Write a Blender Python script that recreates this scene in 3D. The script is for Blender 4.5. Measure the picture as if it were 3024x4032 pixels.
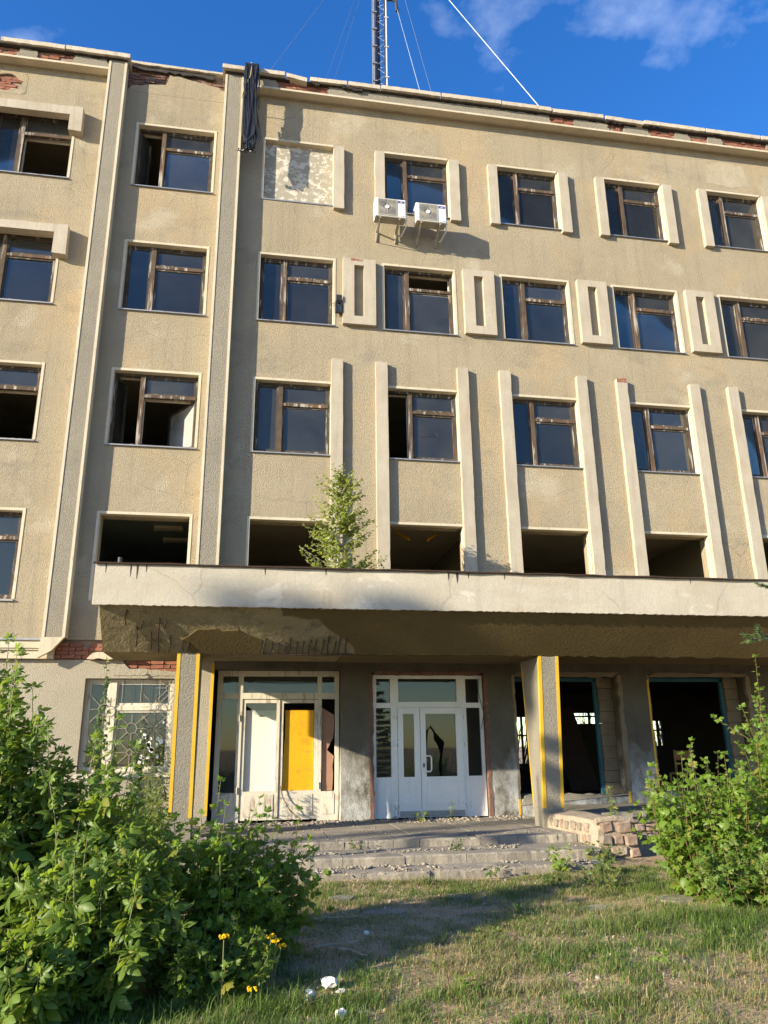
import bpy, math, random
import numpy as np
from mathutils import Vector, Matrix, Quaternion

# ------------------------------------------------------------------ scene, camera, sky, sun
scene = bpy.context.scene
for o in list(bpy.data.objects):
    bpy.data.objects.remove(o, do_unlink=True)
COL = scene.collection
rad = math.radians

CAM = np.array([0.0947, -15.9156, 1.66]); FPX = 3028.84
YAW, PIT, ROL = rad(9.9814), rad(16.9978), rad(-0.6977)
fw = np.array([math.sin(YAW)*math.cos(PIT), math.cos(YAW)*math.cos(PIT), math.sin(PIT)])
r0 = np.array([math.cos(YAW), -math.sin(YAW), 0.0]); u0 = np.cross(r0, fw)
RT = math.cos(ROL)*r0 + math.sin(ROL)*u0
UP = -math.sin(ROL)*r0 + math.cos(ROL)*u0
cd = bpy.data.cameras.new('camera'); cam = bpy.data.objects.new('camera', cd); COL.objects.link(cam)
cd.sensor_fit = 'HORIZONTAL'; cd.sensor_width = 36.0; cd.lens = 36.0*FPX/3024.0
cd.clip_start = 0.05; cd.clip_end = 3000
M = Matrix(((RT[0], UP[0], -fw[0], CAM[0]), (RT[1], UP[1], -fw[1], CAM[1]), (RT[2], UP[2], -fw[2], CAM[2]), (0, 0, 0, 1)))
cam.matrix_world = M
scene.camera = cam
scene.render.resolution_x, scene.render.resolution_y = 768, 1024

SUNV = Vector((2.06, 1.0, -0.75)).normalized()          # direction the sunlight travels
SUN_EL = math.asin(-SUNV.z); SUN_AZ = math.atan2(-SUNV.x, -SUNV.y)
sd = bpy.data.lights.new('sun', 'SUN'); sun = bpy.data.objects.new('sun', sd); COL.objects.link(sun)
sd.energy = 4.6; sd.angle = rad(0.55); sd.color = (1.0, 0.88, 0.66)
sun.rotation_euler = SUNV.to_track_quat('-Z', 'Y').to_euler(); sun.location = (-30, -20, 20)

world = bpy.data.worlds.new('World'); scene.world = world; world.use_nodes = True
wn = world.node_tree; wn.nodes.clear()
def WN(t, **k):
    n = wn.nodes.new(t)
    for a, b in k.items(): setattr(n, a, b)
    return n
sky = WN('ShaderNodeTexSky'); sky.sky_type = 'NISHITA'; sky.sun_disc = False
sky.sun_elevation = SUN_EL; sky.sun_rotation = SUN_AZ
sky.altitude = 200; sky.air_density = 1.0; sky.dust_density = 0.35; sky.ozone_density = 2.6
hs = WN('ShaderNodeHueSaturation'); hs.inputs['Saturation'].default_value = 1.32; hs.inputs['Hue'].default_value = 0.513
wn.links.new(sky.outputs[0], hs.inputs['Color'])
# thin clouds over the whole sky, from a noise on the view direction projected on a cloud deck
tc = WN('ShaderNodeTexCoord'); sx = WN('ShaderNodeSeparateXYZ'); wn.links.new(tc.outputs['Generated'], sx.inputs[0])
mx = WN('ShaderNodeMath', operation='MAXIMUM'); mx.inputs[1].default_value = 0.06; wn.links.new(sx.outputs[2], mx.inputs[0])
d1 = WN('ShaderNodeMath', operation='DIVIDE'); wn.links.new(sx.outputs[0], d1.inputs[0]); wn.links.new(mx.outputs[0], d1.inputs[1])
d2 = WN('ShaderNodeMath', operation='DIVIDE'); wn.links.new(sx.outputs[1], d2.inputs[0]); wn.links.new(mx.outputs[0], d2.inputs[1])
cb = WN('ShaderNodeCombineXYZ'); wn.links.new(d1.outputs[0], cb.inputs[0]); wn.links.new(d2.outputs[0], cb.inputs[1])
mp = WN('ShaderNodeMapping'); mp.inputs['Location'].default_value = (3.56, 1.45, 0.0); wn.links.new(cb.outputs[0], mp.inputs[0])
nz = WN('ShaderNodeTexNoise'); nz.inputs['Scale'].default_value = 3.4; nz.inputs['Detail'].default_value = 7; nz.inputs['Roughness'].default_value = 0.55
nz.inputs['Distortion'].default_value = 0.0
wn.links.new(mp.outputs[0], nz.inputs['Vector'])
rp = WN('ShaderNodeValToRGB'); rp.color_ramp.elements[0].position = 0.56; rp.color_ramp.elements[1].position = 0.82
rp.color_ramp.elements[1].color = (0.42, 0.42, 0.42, 1)
wn.links.new(nz.outputs[0], rp.inputs[0])
mixc = WN('ShaderNodeMix', data_type='RGBA'); wn.links.new(rp.outputs[0], mixc.inputs[0]); wn.links.new(hs.outputs[0], mixc.inputs[6])
mixc.inputs[7].default_value = (4.6, 5.2, 6.2, 1)
bg = WN('ShaderNodeBackground'); bg.inputs['Strength'].default_value = 0.12
wn.links.new(mixc.outputs[2], bg.inputs[0])
wo = WN('ShaderNodeOutputWorld'); wn.links.new(bg.outputs[0], wo.inputs[0])

vs = scene.view_settings
vs.view_transform = 'Standard'; vs.look = 'None'; vs.gamma = 1.0; vs.use_curve_mapping = False
vs.exposure = 1.4
try:
    scene.cycles.max_bounces = 6; scene.cycles.diffuse_bounces = 3; scene.cycles.glossy_bounces = 3
    scene.cycles.transmission_bounces = 4; scene.cycles.transparent_max_bounces = 14
    scene.cycles.sample_clamp_indirect = 6.0
except Exception:
    pass

# ------------------------------------------------------------------ materials
MATS = {}
def newmat(name):
    m = bpy.data.materials.new(name); m.use_nodes = True; m.node_tree.nodes.clear(); MATS[name] = m
    return m
class NT:
    def __init__(s, m): s.t = m.node_tree
    def n(s, t, **k):
        x = s.t.nodes.new(t)
        for a, b in k.items(): setattr(x, a, b)
        return x
    def l(s, a, b): s.t.links.new(a, b)
    def pos(s, scale=(1, 1, 1), loc=(0, 0, 0), rot=(0, 0, 0)):
        g = s.n('ShaderNodeNewGeometry'); mp = s.n('ShaderNodeMapping')
        mp.inputs['Scale'].default_value = scale; mp.inputs['Location'].default_value = loc; mp.inputs['Rotation'].default_value = rot
        s.l(g.outputs['Position'], mp.inputs[0]); return mp.outputs[0]
    def noise(s, vec, scale, detail=3, rough=0.5, dist=0.0):
        x = s.n('ShaderNodeTexNoise'); x.inputs['Scale'].default_value = scale; x.inputs['Detail'].default_value = detail
        x.inputs['Roughness'].default_value = rough; x.inputs['Distortion'].default_value = dist
        s.l(vec, x.inputs['Vector']); return x.outputs[0]
    def ramp(s, v, a, b):
        x = s.n('ShaderNodeMapRange'); x.clamp = True
        x.inputs['From Min'].default_value = a; x.inputs['From Max'].default_value = b
        s.l(v, x.inputs[0]); return x.outputs[0]
    def mix(s, f, a, b):
        x = s.n('ShaderNodeMix', data_type='RGBA')
        for i, v in ((0, f), (6, a), (7, b)):
            if isinstance(v, (int, float)): x.inputs[i].default_value = v
            elif isinstance(v, tuple): x.inputs[i].default_value = (*v, 1)
            else: s.l(v, x.inputs[i])
        return x.outputs[2]
    def math(s, op, a, b=0.0):
        x = s.n('ShaderNodeMath', operation=op)
        for i, v in ((0, a), (1, b)):
            if isinstance(v, (int, float)): x.inputs[i].default_value = v
            else: s.l(v, x.inputs[i])
        return x.outputs[0]

def surf(name, c1, c2, scale=1.2, lo=0.35, hi=0.65, rough=0.9, bump=(), layers=(), metal=0.0, spec=0.3, low_pale=None, cracks=False):
    """c1/c2 blotch colour; bump = (scale, strength, distance[, kind]); layers = (colour, scale-vector, lo, hi, amount)"""
    m = newmat(name); T = NT(m)
    col = T.mix(T.ramp(T.noise(T.pos(), scale, 5, 0.6), lo, hi), c1, c2)
    fine = T.ramp(T.noise(T.pos(), 28.0, 3, 0.6), 0.3, 0.7)
    dk = tuple(x*0.82 for x in c1)
    col = T.mix(T.math('MULTIPLY', fine, 0.45), col, dk)
    for i, (c, sv, a, b, amt) in enumerate(layers):
        f = T.ramp(T.noise(T.pos(sv, (i*3.7, i*1.3, i*2.1)), 1.0, 5, 0.6, 0.2), a, b)
        col = T.mix(T.math('MULTIPLY', f, amt), col, c)
    if cracks:                                 # hairline cracks in some areas only
        vo = T.n('ShaderNodeTexVoronoi', feature='DISTANCE_TO_EDGE'); vo.inputs['Scale'].default_value = 0.55
        ds = T.n('ShaderNodeVectorMath', operation='ADD'); nv = T.n('ShaderNodeTexNoise'); nv.inputs['Scale'].default_value = 3.0; nv.inputs['Detail'].default_value = 4
        sc_ = T.n('ShaderNodeVectorMath', operation='SCALE'); sc_.inputs['Scale'].default_value = 0.22
        T.l(T.pos(), nv.inputs['Vector']); T.l(T.pos(), ds.inputs[0]); T.l(nv.outputs['Color'], sc_.inputs[0]); T.l(sc_.outputs[0], ds.inputs[1]); T.l(ds.outputs[0], vo.inputs['Vector'])
        f = T.math('MULTIPLY', T.ramp(vo.outputs['Distance'], .008, .002), T.ramp(T.noise(T.pos((1, 1, 1), (9, 2, 4)), .45, 3), .50, .60))
        col = T.mix(T.math('MULTIPLY', f, .32), col, (0.16, 0.135, 0.10))
    if low_pale:                                   # blotchy paling towards the bottom, ragged upper edge
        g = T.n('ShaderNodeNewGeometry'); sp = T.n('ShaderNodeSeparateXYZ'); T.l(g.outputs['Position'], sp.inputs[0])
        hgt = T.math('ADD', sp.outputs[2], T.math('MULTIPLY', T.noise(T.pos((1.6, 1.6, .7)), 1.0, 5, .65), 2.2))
        f = T.math('MULTIPLY', T.ramp(hgt, low_pale[1]+1.1, low_pale[1]+.2), T.ramp(T.noise(T.pos((2.2, 2.2, 1.6), (3, 1, 5)), 1.0, 5, .65), .38, .58))
        col = T.mix(T.math('MULTIPLY', f, .85), col, low_pale[0])
    p = T.n('ShaderNodeBsdfPrincipled'); p.inputs['Roughness'].default_value = rough; p.inputs['Metallic'].default_value = metal
    p.inputs['Specular IOR Level'].default_value = spec
    T.l(col, p.inputs['Base Color'])
    prev = None
    for b in bump:
        bn = T.n('ShaderNodeBump'); bn.inputs['Strength'].default_value = b[1]; bn.inputs['Distance'].default_value = b[2]
        if len(b) > 3 and b[3] == 'v':
            v = T.n('ShaderNodeTexVoronoi'); v.inputs['Scale'].default_value = b[0]; T.l(T.pos(), v.inputs['Vector']); h = v.outputs['Distance']
        else:
            h = T.noise(T.pos(), b[0], 4, 0.65, 0.4)
        T.l(h, bn.inputs['Height'])
        if prev is not None: T.l(prev, bn.inputs['Normal'])
        prev = bn.outputs[0]
    if prev is not None: T.l(prev, p.inputs['Normal'])
    o = T.n('ShaderNodeOutputMaterial'); T.l(p.outputs[0], o.inputs[0])
    return m

surf('plaster', (0.325, 0.272, 0.186), (0.43, 0.368, 0.262), 0.5, 0.25, 0.75, 0.95,
     bump=((40, 1.0, 0.04), (95, 0.7, 0.014), (12, 0.35, 0.025)), cracks=True,
     layers=(((0.225, 0.195, 0.145), (5.5, 3, 0.20), 0.52, 0.72, 0.4), ((0.44, 0.325, 0.19), (0.55, 1, 0.45), 0.52, 0.70, 0.55),
             ((0.22, 0.195, 0.15), (0.9, 1, 1.4), 0.57, 0.70, 0.45), ((0.50, 0.45, 0.35), (0.7, 1, 0.8), 0.58, 0.68, 0.45), ((0.20, 0.175, 0.13), (24, 24, 20), 0.60, 0.70, 0.45)))
surf('plaster_new', (0.345, 0.297, 0.212), (0.43, 0.375, 0.275), 2.0, 0.3, 0.7, 0.95, bump=((30, 0.8, 0.03), (9, 0.4, 0.03)),
     layers=(((0.28, 0.245, 0.185), (4, 3, 0.4), 0.52, 0.7, 0.5),))
surf('roughcast', (0.245, 0.222, 0.175), (0.32, 0.288, 0.228), 0.9, 0.3, 0.7, 0.95,
     bump=((42, 1.0, 0.04), (110, 0.6, 0.012)), layers=(((0.24, 0.22, 0.185), (2.2, 2, 0.4), 0.5, 0.7, 0.5),))
surf('roughcast_pale', (0.33, 0.295, 0.23), (0.41, 0.37, 0.295), 0.8, 0.3, 0.7, 0.95,
     bump=((48, 1.0, 0.03), (120, 0.5, 0.012)), layers=(((0.28, 0.25, 0.20), (1.2, 1, 0.5), 0.55, 0.72, 0.5),))
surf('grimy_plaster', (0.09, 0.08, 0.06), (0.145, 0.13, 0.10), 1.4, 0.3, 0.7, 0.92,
     bump=((40, 0.8, 0.025), (9, 0.4, 0.03)), layers=(((0.06, 0.053, 0.04), (2.5, 2, 0.8), 0.52, 0.72, 0.6),), low_pale=((0.52, 0.52, 0.50), 1.75))
surf('cream', (0.46, 0.405, 0.30), (0.56, 0.50, 0.385), 2.0, 0.3, 0.7, 0.85, bump=((30, 0.25, 0.01),),
     layers=(((0.36, 0.30, 0.21), (3, 3, 0.7), 0.54, 0.72, 0.6), ((0.27, 0.22, 0.155), (14, 14, 5), 0.60, 0.70, 0.6)))
surf('strip', (0.35, 0.305, 0.235), (0.44, 0.39, 0.31), 1.6, 0.3, 0.7, 0.85, bump=((26, 0.35, 0.012),),
     layers=(((0.24, 0.205, 0.16), (9, 9, 0.7), 0.50, 0.72, 0.5), ((0.32, 0.245, 0.175), (1.2, 1, 0.8), 0.55, 0.7, 0.45)))
surf('fascia', (0.385, 0.345, 0.27), (0.47, 0.43, 0.35), 0.9, 0.3, 0.7, 0.85, bump=((6, 0.35, 0.02), (40, 0.4, 0.012)),
     layers=(((0.36, 0.30, 0.22), (0.6, 1, 3.5), 0.52, 0.68, 0.55), ((0.33, 0.22, 0.12), (2.2, 1, 0.35), 0.64, 0.72, 0.7), ((0.33, 0.30, 0.25), (7, 3, 0.5), 0.56, 0.70, 0.45), ((0.56, 0.52, 0.44), (1.6, 1, 2.4), 0.60, 0.66, 0.5)), cracks=True)
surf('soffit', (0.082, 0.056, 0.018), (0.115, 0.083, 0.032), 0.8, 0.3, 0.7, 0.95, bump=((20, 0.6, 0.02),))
surf('bare_concrete', (0.185, 0.148, 0.075), (0.25, 0.205, 0.11), 1.5, 0.3, 0.7, 0.95, bump=((9, 0.9, 0.04), (40, 0.5, 0.015)),
     layers=(((0.10, 0.08, 0.045), (3, 3, 8), 0.52, 0.66, 0.7),))
surf('concrete', (0.20, 0.175, 0.14), (0.28, 0.25, 0.205), 1.2, 0.3, 0.7, 0.92, bump=((16, 0.6, 0.02), (60, 0.4, 0.008)),
     layers=(((0.13, 0.115, 0.09), (1.5, 1.5, 1.5), 0.55, 0.7, 0.6), ((0.36, 0.31, 0.24), (2.5, 2.5, 0.4), 0.50, 0.62, 0.7)))
surf('coping', (0.42, 0.37, 0.29), (0.52, 0.47, 0.38), 1.8, 0.3, 0.7, 0.9, bump=((20, 0.5, 0.02),),
     layers=(((0.20, 0.17, 0.12), (5, 5, 1.5), 0.52, 0.72, 0.6),))
surf('mortar', (0.24, 0.19, 0.15), (0.32, 0.26, 0.21), 4, 0.3, 0.7, 0.95, bump=((40, 0.8, 0.02),))
surf('tar', (0.030, 0.027, 0.025), (0.055, 0.045, 0.04), 4, 0.3, 0.7, 0.7, bump=((14, 0.6, 0.02),))
surf('yellow_paint', (0.55, 0.33, 0.02), (0.62, 0.39, 0.03), 4, 0.3, 0.7, 0.6, bump=((30, 0.2, 0.005),), layers=(((0.35, 0.27, 0.12), (9, 9, 3), 0.62, 0.72, 0.6),))
surf('yellow_board', (0.62, 0.31, 0.005), (0.68, 0.36, 0.008), 1.5, 0.3, 0.7, 0.55, bump=((3, 0.3, 0.02),), layers=(((0.40, 0.20, 0.015), (5, 5, 5), 0.58, 0.68, 0.6), ((0.30, 0.19, 0.06), (2, 2, 9), 0.60, 0.70, 0.5)))
surf('white_board', (0.62, 0.58, 0.52), (0.70, 0.66, 0.60), 1.5, 0.3, 0.7, 0.6, layers=(((0.45, 0.40, 0.33), (2, 2, 0.7), 0.58, 0.72, 0.5),))
surf('brown_board', (0.30, 0.16, 0.10), (0.36, 0.21, 0.14), 3, 0.3, 0.7, 0.7)
surf('pvc', (0.68, 0.68, 0.66), (0.75, 0.75, 0.73), 2, 0.3, 0.7, 0.35, spec=0.5, layers=(((0.45, 0.42, 0.36), (7, 7, 1.5), 0.60, 0.74, 0.5),))
surf('peeling_wood', (0.50, 0.46, 0.38), (0.60, 0.56, 0.47), 2.5, 0.3, 0.7, 0.8, bump=((40, 0.4, 0.01),), layers=(((0.27, 0.20, 0.14), (14, 14, 2.5), 0.56, 0.66, 0.8),))
surf('weathered_wood', (0.040, 0.033, 0.027), (0.085, 0.07, 0.058), 5, 0.3, 0.7, 0.9, bump=((60, 0.5, 0.008),),
     layers=(((0.36, 0.335, 0.29), (15, 15, 1.6), 0.57, 0.64, 0.8), ((0.13, 0.075, 0.04), (4, 4, 0.8), 0.55, 0.66, 0.6)))
surf('mullion_wood', (0.060, 0.042, 0.030), (0.12, 0.085, 0.06), 5, 0.3, 0.7, 0.9, bump=((60, 0.5, 0.008),),
     layers=(((0.15, 0.075, 0.038), (4, 4, 0.8), 0.52, 0.64, 0.7), ((0.42, 0.39, 0.34), (11, 11, 0.8), 0.54, 0.61, 0.8), ((0.03, 0.025, 0.02), (13, 13, 1.3), 0.58, 0.68, 0.7)))
surf('sill_metal', (0.30, 0.30, 0.30), (0.42, 0.42, 0.42), 3, 0.3, 0.7, 0.5, metal=0.6, layers=(((0.16, 0.12, 0.10), (3, 3, 3), 0.55, 0.68, 0.7),))
surf('steel', (0.36, 0.36, 0.36), (0.50, 0.50, 0.49), 8, 0.3, 0.7, 0.45, metal=0.7)
surf('dark_steel', (0.05, 0.05, 0.05), (0.09, 0.08, 0.075), 8, 0.3, 0.7, 0.6, metal=0.4)
surf('rust', (0.030, 0.020, 0.014), (0.06, 0.034, 0.022), 12, 0.3, 0.7, 0.9)
surf('grille_paint', (0.27, 0.24, 0.205), (0.36, 0.325, 0.28), 12, 0.3, 0.7, 0.7, layers=(((0.25, 0.13, 0.07), (20, 20, 20), 0.55, 0.66, 0.8),))
surf('cable_black', (0.014, 0.014, 0.016), (0.03, 0.03, 0.032), 8, 0.3, 0.7, 0.4, spec=0.5)
surf('cable_yellow', (0.50, 0.42, 0.12), (0.62, 0.56, 0.30), 8, 0.3, 0.7, 0.5)
surf('ac_white', (0.72, 0.72, 0.70), (0.78, 0.78, 0.76), 3, 0.3, 0.7, 0.35, spec=0.5, layers=(((0.50, 0.45, 0.35), (3, 3, 2), 0.62, 0.76, 0.4),))
surf('ac_grey', (0.20, 0.19, 0.165), (0.24, 0.23, 0.20), 3, 0.3, 0.7, 0.5)
surf('ac_grey_light', (0.36, 0.34, 0.29), (0.42, 0.40, 0.35), 3, 0.3, 0.7, 0.5)
surf('ac_violet', (0.07, 0.05, 0.19), (0.09, 0.065, 0.22), 3, 0.3, 0.7, 0.4)
surf('ac_base', (0.30, 0.28, 0.235), (0.38, 0.355, 0.30), 4, 0.3, 0.7, 0.6, layers=(((0.25, 0.16, 0.08), (6, 6, 6), 0.58, 0.7, 0.6),))
surf('room_wall', (0.24, 0.21, 0.14), (0.30, 0.26, 0.18), 0.7, 0.3, 0.7, 0.9)
surf('room_ceiling', (0.36, 0.30, 0.20), (0.42, 0.36, 0.26), 0.7, 0.3, 0.7, 0.9, layers=(((0.22, 0.18, 0.11), (0.8, 0.8, 1), 0.55, 0.7, 0.6),))
surf('room_teal', (0.13, 0.16, 0.135), (0.17, 0.20, 0.17), 0.7, 0.3, 0.7, 0.9)
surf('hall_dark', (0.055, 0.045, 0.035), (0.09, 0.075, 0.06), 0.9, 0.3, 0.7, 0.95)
surf('teal_paint', (0.018, 0.085, 0.115), (0.03, 0.12, 0.155), 3, 0.3, 0.7, 0.6)
surf('block', (0.17, 0.135, 0.09), (0.25, 0.20, 0.145), 3, 0.3, 0.7, 0.95, bump=((25, 0.6, 0.02),))
surf('timber', (0.40, 0.22, 0.085), (0.50, 0.29, 0.12), 4, 0.3, 0.7, 0.6)
surf('dark_timber', (0.05, 0.028, 0.018), (0.08, 0.045, 0.03), 2, 0.3, 0.7, 0.7)
surf('brick_red', (0.22, 0.085, 0.055), (0.31, 0.135, 0.09), 7, 0.3, 0.7, 0.92, bump=((45, 0.6, 0.015),), layers=(((0.50, 0.42, 0.35), (10, 10, 10), 0.60, 0.70, 0.6), ((0.16, 0.07, 0.05), (6, 6, 6), 0.56, 0.7, 0.6)))
surf('brick_dark', (0.14, 0.075, 0.055), (0.22, 0.12, 0.09), 7, 0.3, 0.7, 0.92, bump=((45, 0.6, 0.015),), layers=(((0.34, 0.29, 0.25), (9, 9, 9), 0.60, 0.70, 0.7), ((0.06, 0.05, 0.045), (5, 5, 5), 0.5, 0.66, 0.7)))
surf('stone_pink', (0.215, 0.145, 0.105), (0.30, 0.215, 0.16), 5, 0.3, 0.7, 0.9, bump=((14, 0.7, 0.03), (50, 0.4, 0.01)), layers=(((0.42, 0.37, 0.31), (4, 4, 4), 0.5, 0.66, 0.6),))
surf('stone_grey', (0.17, 0.14, 0.11), (0.25, 0.205, 0.16), 5, 0.3, 0.7, 0.9, bump=((14, 0.7, 0.03), (50, 0.4, 0.01)))
surf('wall_mortar', (0.26, 0.21, 0.155), (0.35, 0.29, 0.22), 4, 0.3, 0.7, 0.95, bump=((20, 0.8, 0.03),))
surf('rubble', (0.215, 0.185, 0.145), (0.34, 0.30, 0.24), 16, 0.3, 0.7, 0.95, layers=(((0.25, 0.20, 0.16), (9, 9, 9), 0.52, 0.66, 0.7),))
surf('paper', (0.68, 0.64, 0.57), (0.78, 0.75, 0.70), 10, 0.3, 0.7, 0.8, layers=(((0.50, 0.40, 0.27), (12, 12, 12), 0.56, 0.7, 0.5),))
surf('bark', (0.13, 0.10, 0.075), (0.20, 0.16, 0.12), 8, 0.3, 0.7, 0.9, bump=((30, 0.6, 0.02),))
surf('twig_pale', (0.14, 0.15, 0.06), (0.22, 0.21, 0.10), 12, 0.3, 0.7, 0.8)
surf('twig_red', (0.16, 0.11, 0.06), (0.22, 0.15, 0.08), 12, 0.3, 0.7, 0.8)
surf('birch_bark', (0.45, 0.40, 0.35), (0.55, 0.50, 0.45), 12, 0.3, 0.7, 0.8, layers=(((0.10, 0.07, 0.05), (5, 5, 18), 0.55, 0.62, 0.9),))
surf('tansy', (0.70, 0.40, 0.005), (0.80, 0.50, 0.01), 30, 0.3, 0.7, 0.8)
surf('dead_stick', (0.36, 0.28, 0.18), (0.48, 0.39, 0.26), 12, 0.3, 0.7, 0.9)
surf('roof_felt', (0.07, 0.065, 0.06), (0.11, 0.10, 0.09), 1, 0.3, 0.7, 0.9)
surf('wire_white', (0.42, 0.44, 0.46), (0.52, 0.54, 0.56), 1, 0.3, 0.7, 0.4)
surf('wire_dark', (0.10, 0.12, 0.15), (0.14, 0.16, 0.20), 1, 0.3, 0.7, 0.5)

# blistered white paint of the walled-up window
m = newmat('blistered'); T = NT(m)
f = T.ramp(T.noise(T.pos((1, 1, 1.2), (4.3, 0, 1.2)), 5.5, 9, 0.72, 0.35), 0.475, 0.495)
col = T.mix(f, (0.50, 0.46, 0.375), (0.29, 0.26, 0.20))
p = T.n('ShaderNodeBsdfPrincipled'); p.inputs['Roughness'].default_value = 0.9; T.l(col, p.inputs['Base Color'])
bn = T.n('ShaderNodeBump'); bn.inputs['Strength'].default_value = 0.6; bn.inputs['Distance'].default_value = 0.008; bn.invert = True
T.l(f, bn.inputs['Height']); T.l(bn.outputs[0], p.inputs['Normal'])
o = T.n('ShaderNodeOutputMaterial'); T.l(p.outputs[0], o.inputs[0])

# window glass: thin panes, dusty
def glass(name, dirt_lo, dirt_hi, dirt_amt, gain=1.5, tint=(0.80, 0.85, 0.85), base=0.0):
    m = newmat(name); T = NT(m)
    tr = T.n('ShaderNodeBsdfTransparent'); tr.inputs[0].default_value = (*tint, 1)
    gl = T.n('ShaderNodeBsdfGlossy'); gl.inputs['Roughness'].default_value = 0.02; gl.inputs[0].default_value = (1.0, 0.94, 0.84, 1)
    bn = T.n('ShaderNodeBump'); bn.inputs['Strength'].default_value = 0.02; bn.inputs['Distance'].default_value = 0.02
    T.l(T.noise(T.pos(), 1.6, 1), bn.inputs['Height']); T.l(bn.outputs[0], gl.inputs['Normal'])
    fr = T.n('ShaderNodeFresnel'); fr.inputs[0].default_value = 1.5
    fac = T.math('ADD', T.math('MULTIPLY', fr.outputs[0], gain), base)
    m1 = T.n('ShaderNodeMixShader'); T.l(fac, m1.inputs[0]); T.l(tr.outputs[0], m1.inputs[1]); T.l(gl.outputs[0], m1.inputs[2])
    df = T.n('ShaderNodeBsdfDiffuse'); df.inputs[0].default_value = (0.40, 0.39, 0.35, 1)
    f = T.math('MULTIPLY', T.ramp(T.noise(T.pos(), 1.1, 5, 0.6), dirt_lo, dirt_hi), dirt_amt)
    m2 = T.n('ShaderNodeMixShader'); T.l(f, m2.inputs[0]); T.l(m1.outputs[0], m2.inputs[1]); T.l(df.outputs[0], m2.inputs[2])
    o = T.n('ShaderNodeOutputMaterial'); T.l(m2.outputs[0], o.inputs[0])
glass('glass', 0.0, 0.9, 0.06, 1.0)
glass('glass_dirty', 0.0, 0.9, 0.11, 1.0)
glass('glass_sky_sheen', 0.0, 0.6, 0.75, 1.0)  # pale diffuse film imitates bright sky reflected in the swung-in sash

def leafmat(name, c_dark, c_light, trans, tfac=0.42, rough=0.45):
    m = newmat(name); T = NT(m)
    g = T.n('ShaderNodeNewGeometry'); oi = T.n('ShaderNodeObjectInfo')
    rnd = T.math('FRACT', T.math('ADD', g.outputs['Random Per Island'], oi.outputs['Random']))
    nzv = T.noise(T.pos(), 2.4, 2)
    f = T.math('ADD', T.math('MULTIPLY', rnd, 0.6), T.math('MULTIPLY', T.ramp(nzv, 0.35, 0.65), 0.4))
    old = T.ramp(T.math('FRACT', T.math('MULTIPLY', rnd, 37.0)), .90, .96)
    col = T.mix(T.math('MULTIPLY', old, .7), T.mix(f, c_dark, c_light), (0.26, 0.22, 0.045))
    tcol = T.mix(f, tuple(x*0.6 for x in trans), trans)
    p = T.n('ShaderNodeBsdfPrincipled'); p.inputs['Roughness'].default_value = rough; p.inputs['Specular IOR Level'].default_value = 0.35
    T.l(col, p.inputs['Base Color'])
    t = T.n('ShaderNodeBsdfTranslucent'); T.l(tcol, t.inputs[0])
    ms = T.n('ShaderNodeMixShader'); ms.inputs[0].default_value = tfac
    T.l(p.outputs[0], ms.inputs[1]); T.l(t.outputs[0], ms.inputs[2])
    o = T.n('ShaderNodeOutputMaterial'); T.l(ms.outputs[0], o.inputs[0])
leafmat('leaf_maple', (0.055, 0.115, 0.016), (0.16, 0.23, 0.045), (0.36, 0.50, 0.05), 0.48)
leafmat('leaf_ninebark', (0.06, 0.135, 0.014), (0.17, 0.25, 0.035), (0.40, 0.55, 0.05), 0.48)
leafmat('leaf_birch', (0.11, 0.16, 0.022), (0.25, 0.29, 0.055), (0.44, 0.50, 0.07), 0.48)
leafmat('leaf_vine', (0.03, 0.075, 0.014), (0.06, 0.12, 0.02), (0.15, 0.26, 0.03))
leafmat('leaf_weed', (0.06, 0.10, 0.02), (0.13, 0.17, 0.045), (0.24, 0.28, 0.05))
leafmat('leaf_tree', (0.03, 0.07, 0.015), (0.06, 0.11, 0.025), (0.10, 0.18, 0.02))
leafmat('needles', (0.045, 0.10, 0.03), (0.10, 0.17, 0.05), (0.12, 0.20, 0.03), 0.25)
# grass: green and straw blades
m = newmat('grass_blade'); T = NT(m)
g = T.n('ShaderNodeNewGeometry'); at = T.n('ShaderNodeAttribute', attribute_name='dry')
c = T.mix(g.outputs['Random Per Island'], (0.06, 0.125, 0.016), (0.135, 0.20, 0.035))
d = T.mix(g.outputs['Random Per Island'], (0.26, 0.205, 0.095), (0.40, 0.33, 0.17))
col = T.mix(at.outputs['Fac'], c, d)
p = T.n('ShaderNodeBsdfPrincipled'); p.inputs['Roughness'].default_value = 0.6; T.l(col, p.inputs['Base Color'])
t = T.n('ShaderNodeBsdfTranslucent'); T.l(T.mix(0.5, col, (0.22, 0.30, 0.04)), t.inputs[0])
ms = T.n('ShaderNodeMixShader'); ms.inputs[0].default_value = 0.35; T.l(p.outputs[0], ms.inputs[1]); T.l(t.outputs[0], ms.inputs[2])
o = T.n('ShaderNodeOutputMaterial'); T.l(ms.outputs[0], o.inputs[0])
surf('ground', (0.33, 0.225, 0.125), (0.44, 0.32, 0.19), 1.1, 0.3, 0.7, 0.97, bump=((9, 0.8, 0.05), (40, 0.6, 0.02)),
     layers=(((0.20, 0.15, 0.085), (1.6, 1.6, 1), 0.48, 0.62, 0.7), ((0.46, 0.37, 0.25), (3, 3, 1), 0.56, 0.68, 0.6)))

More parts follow.
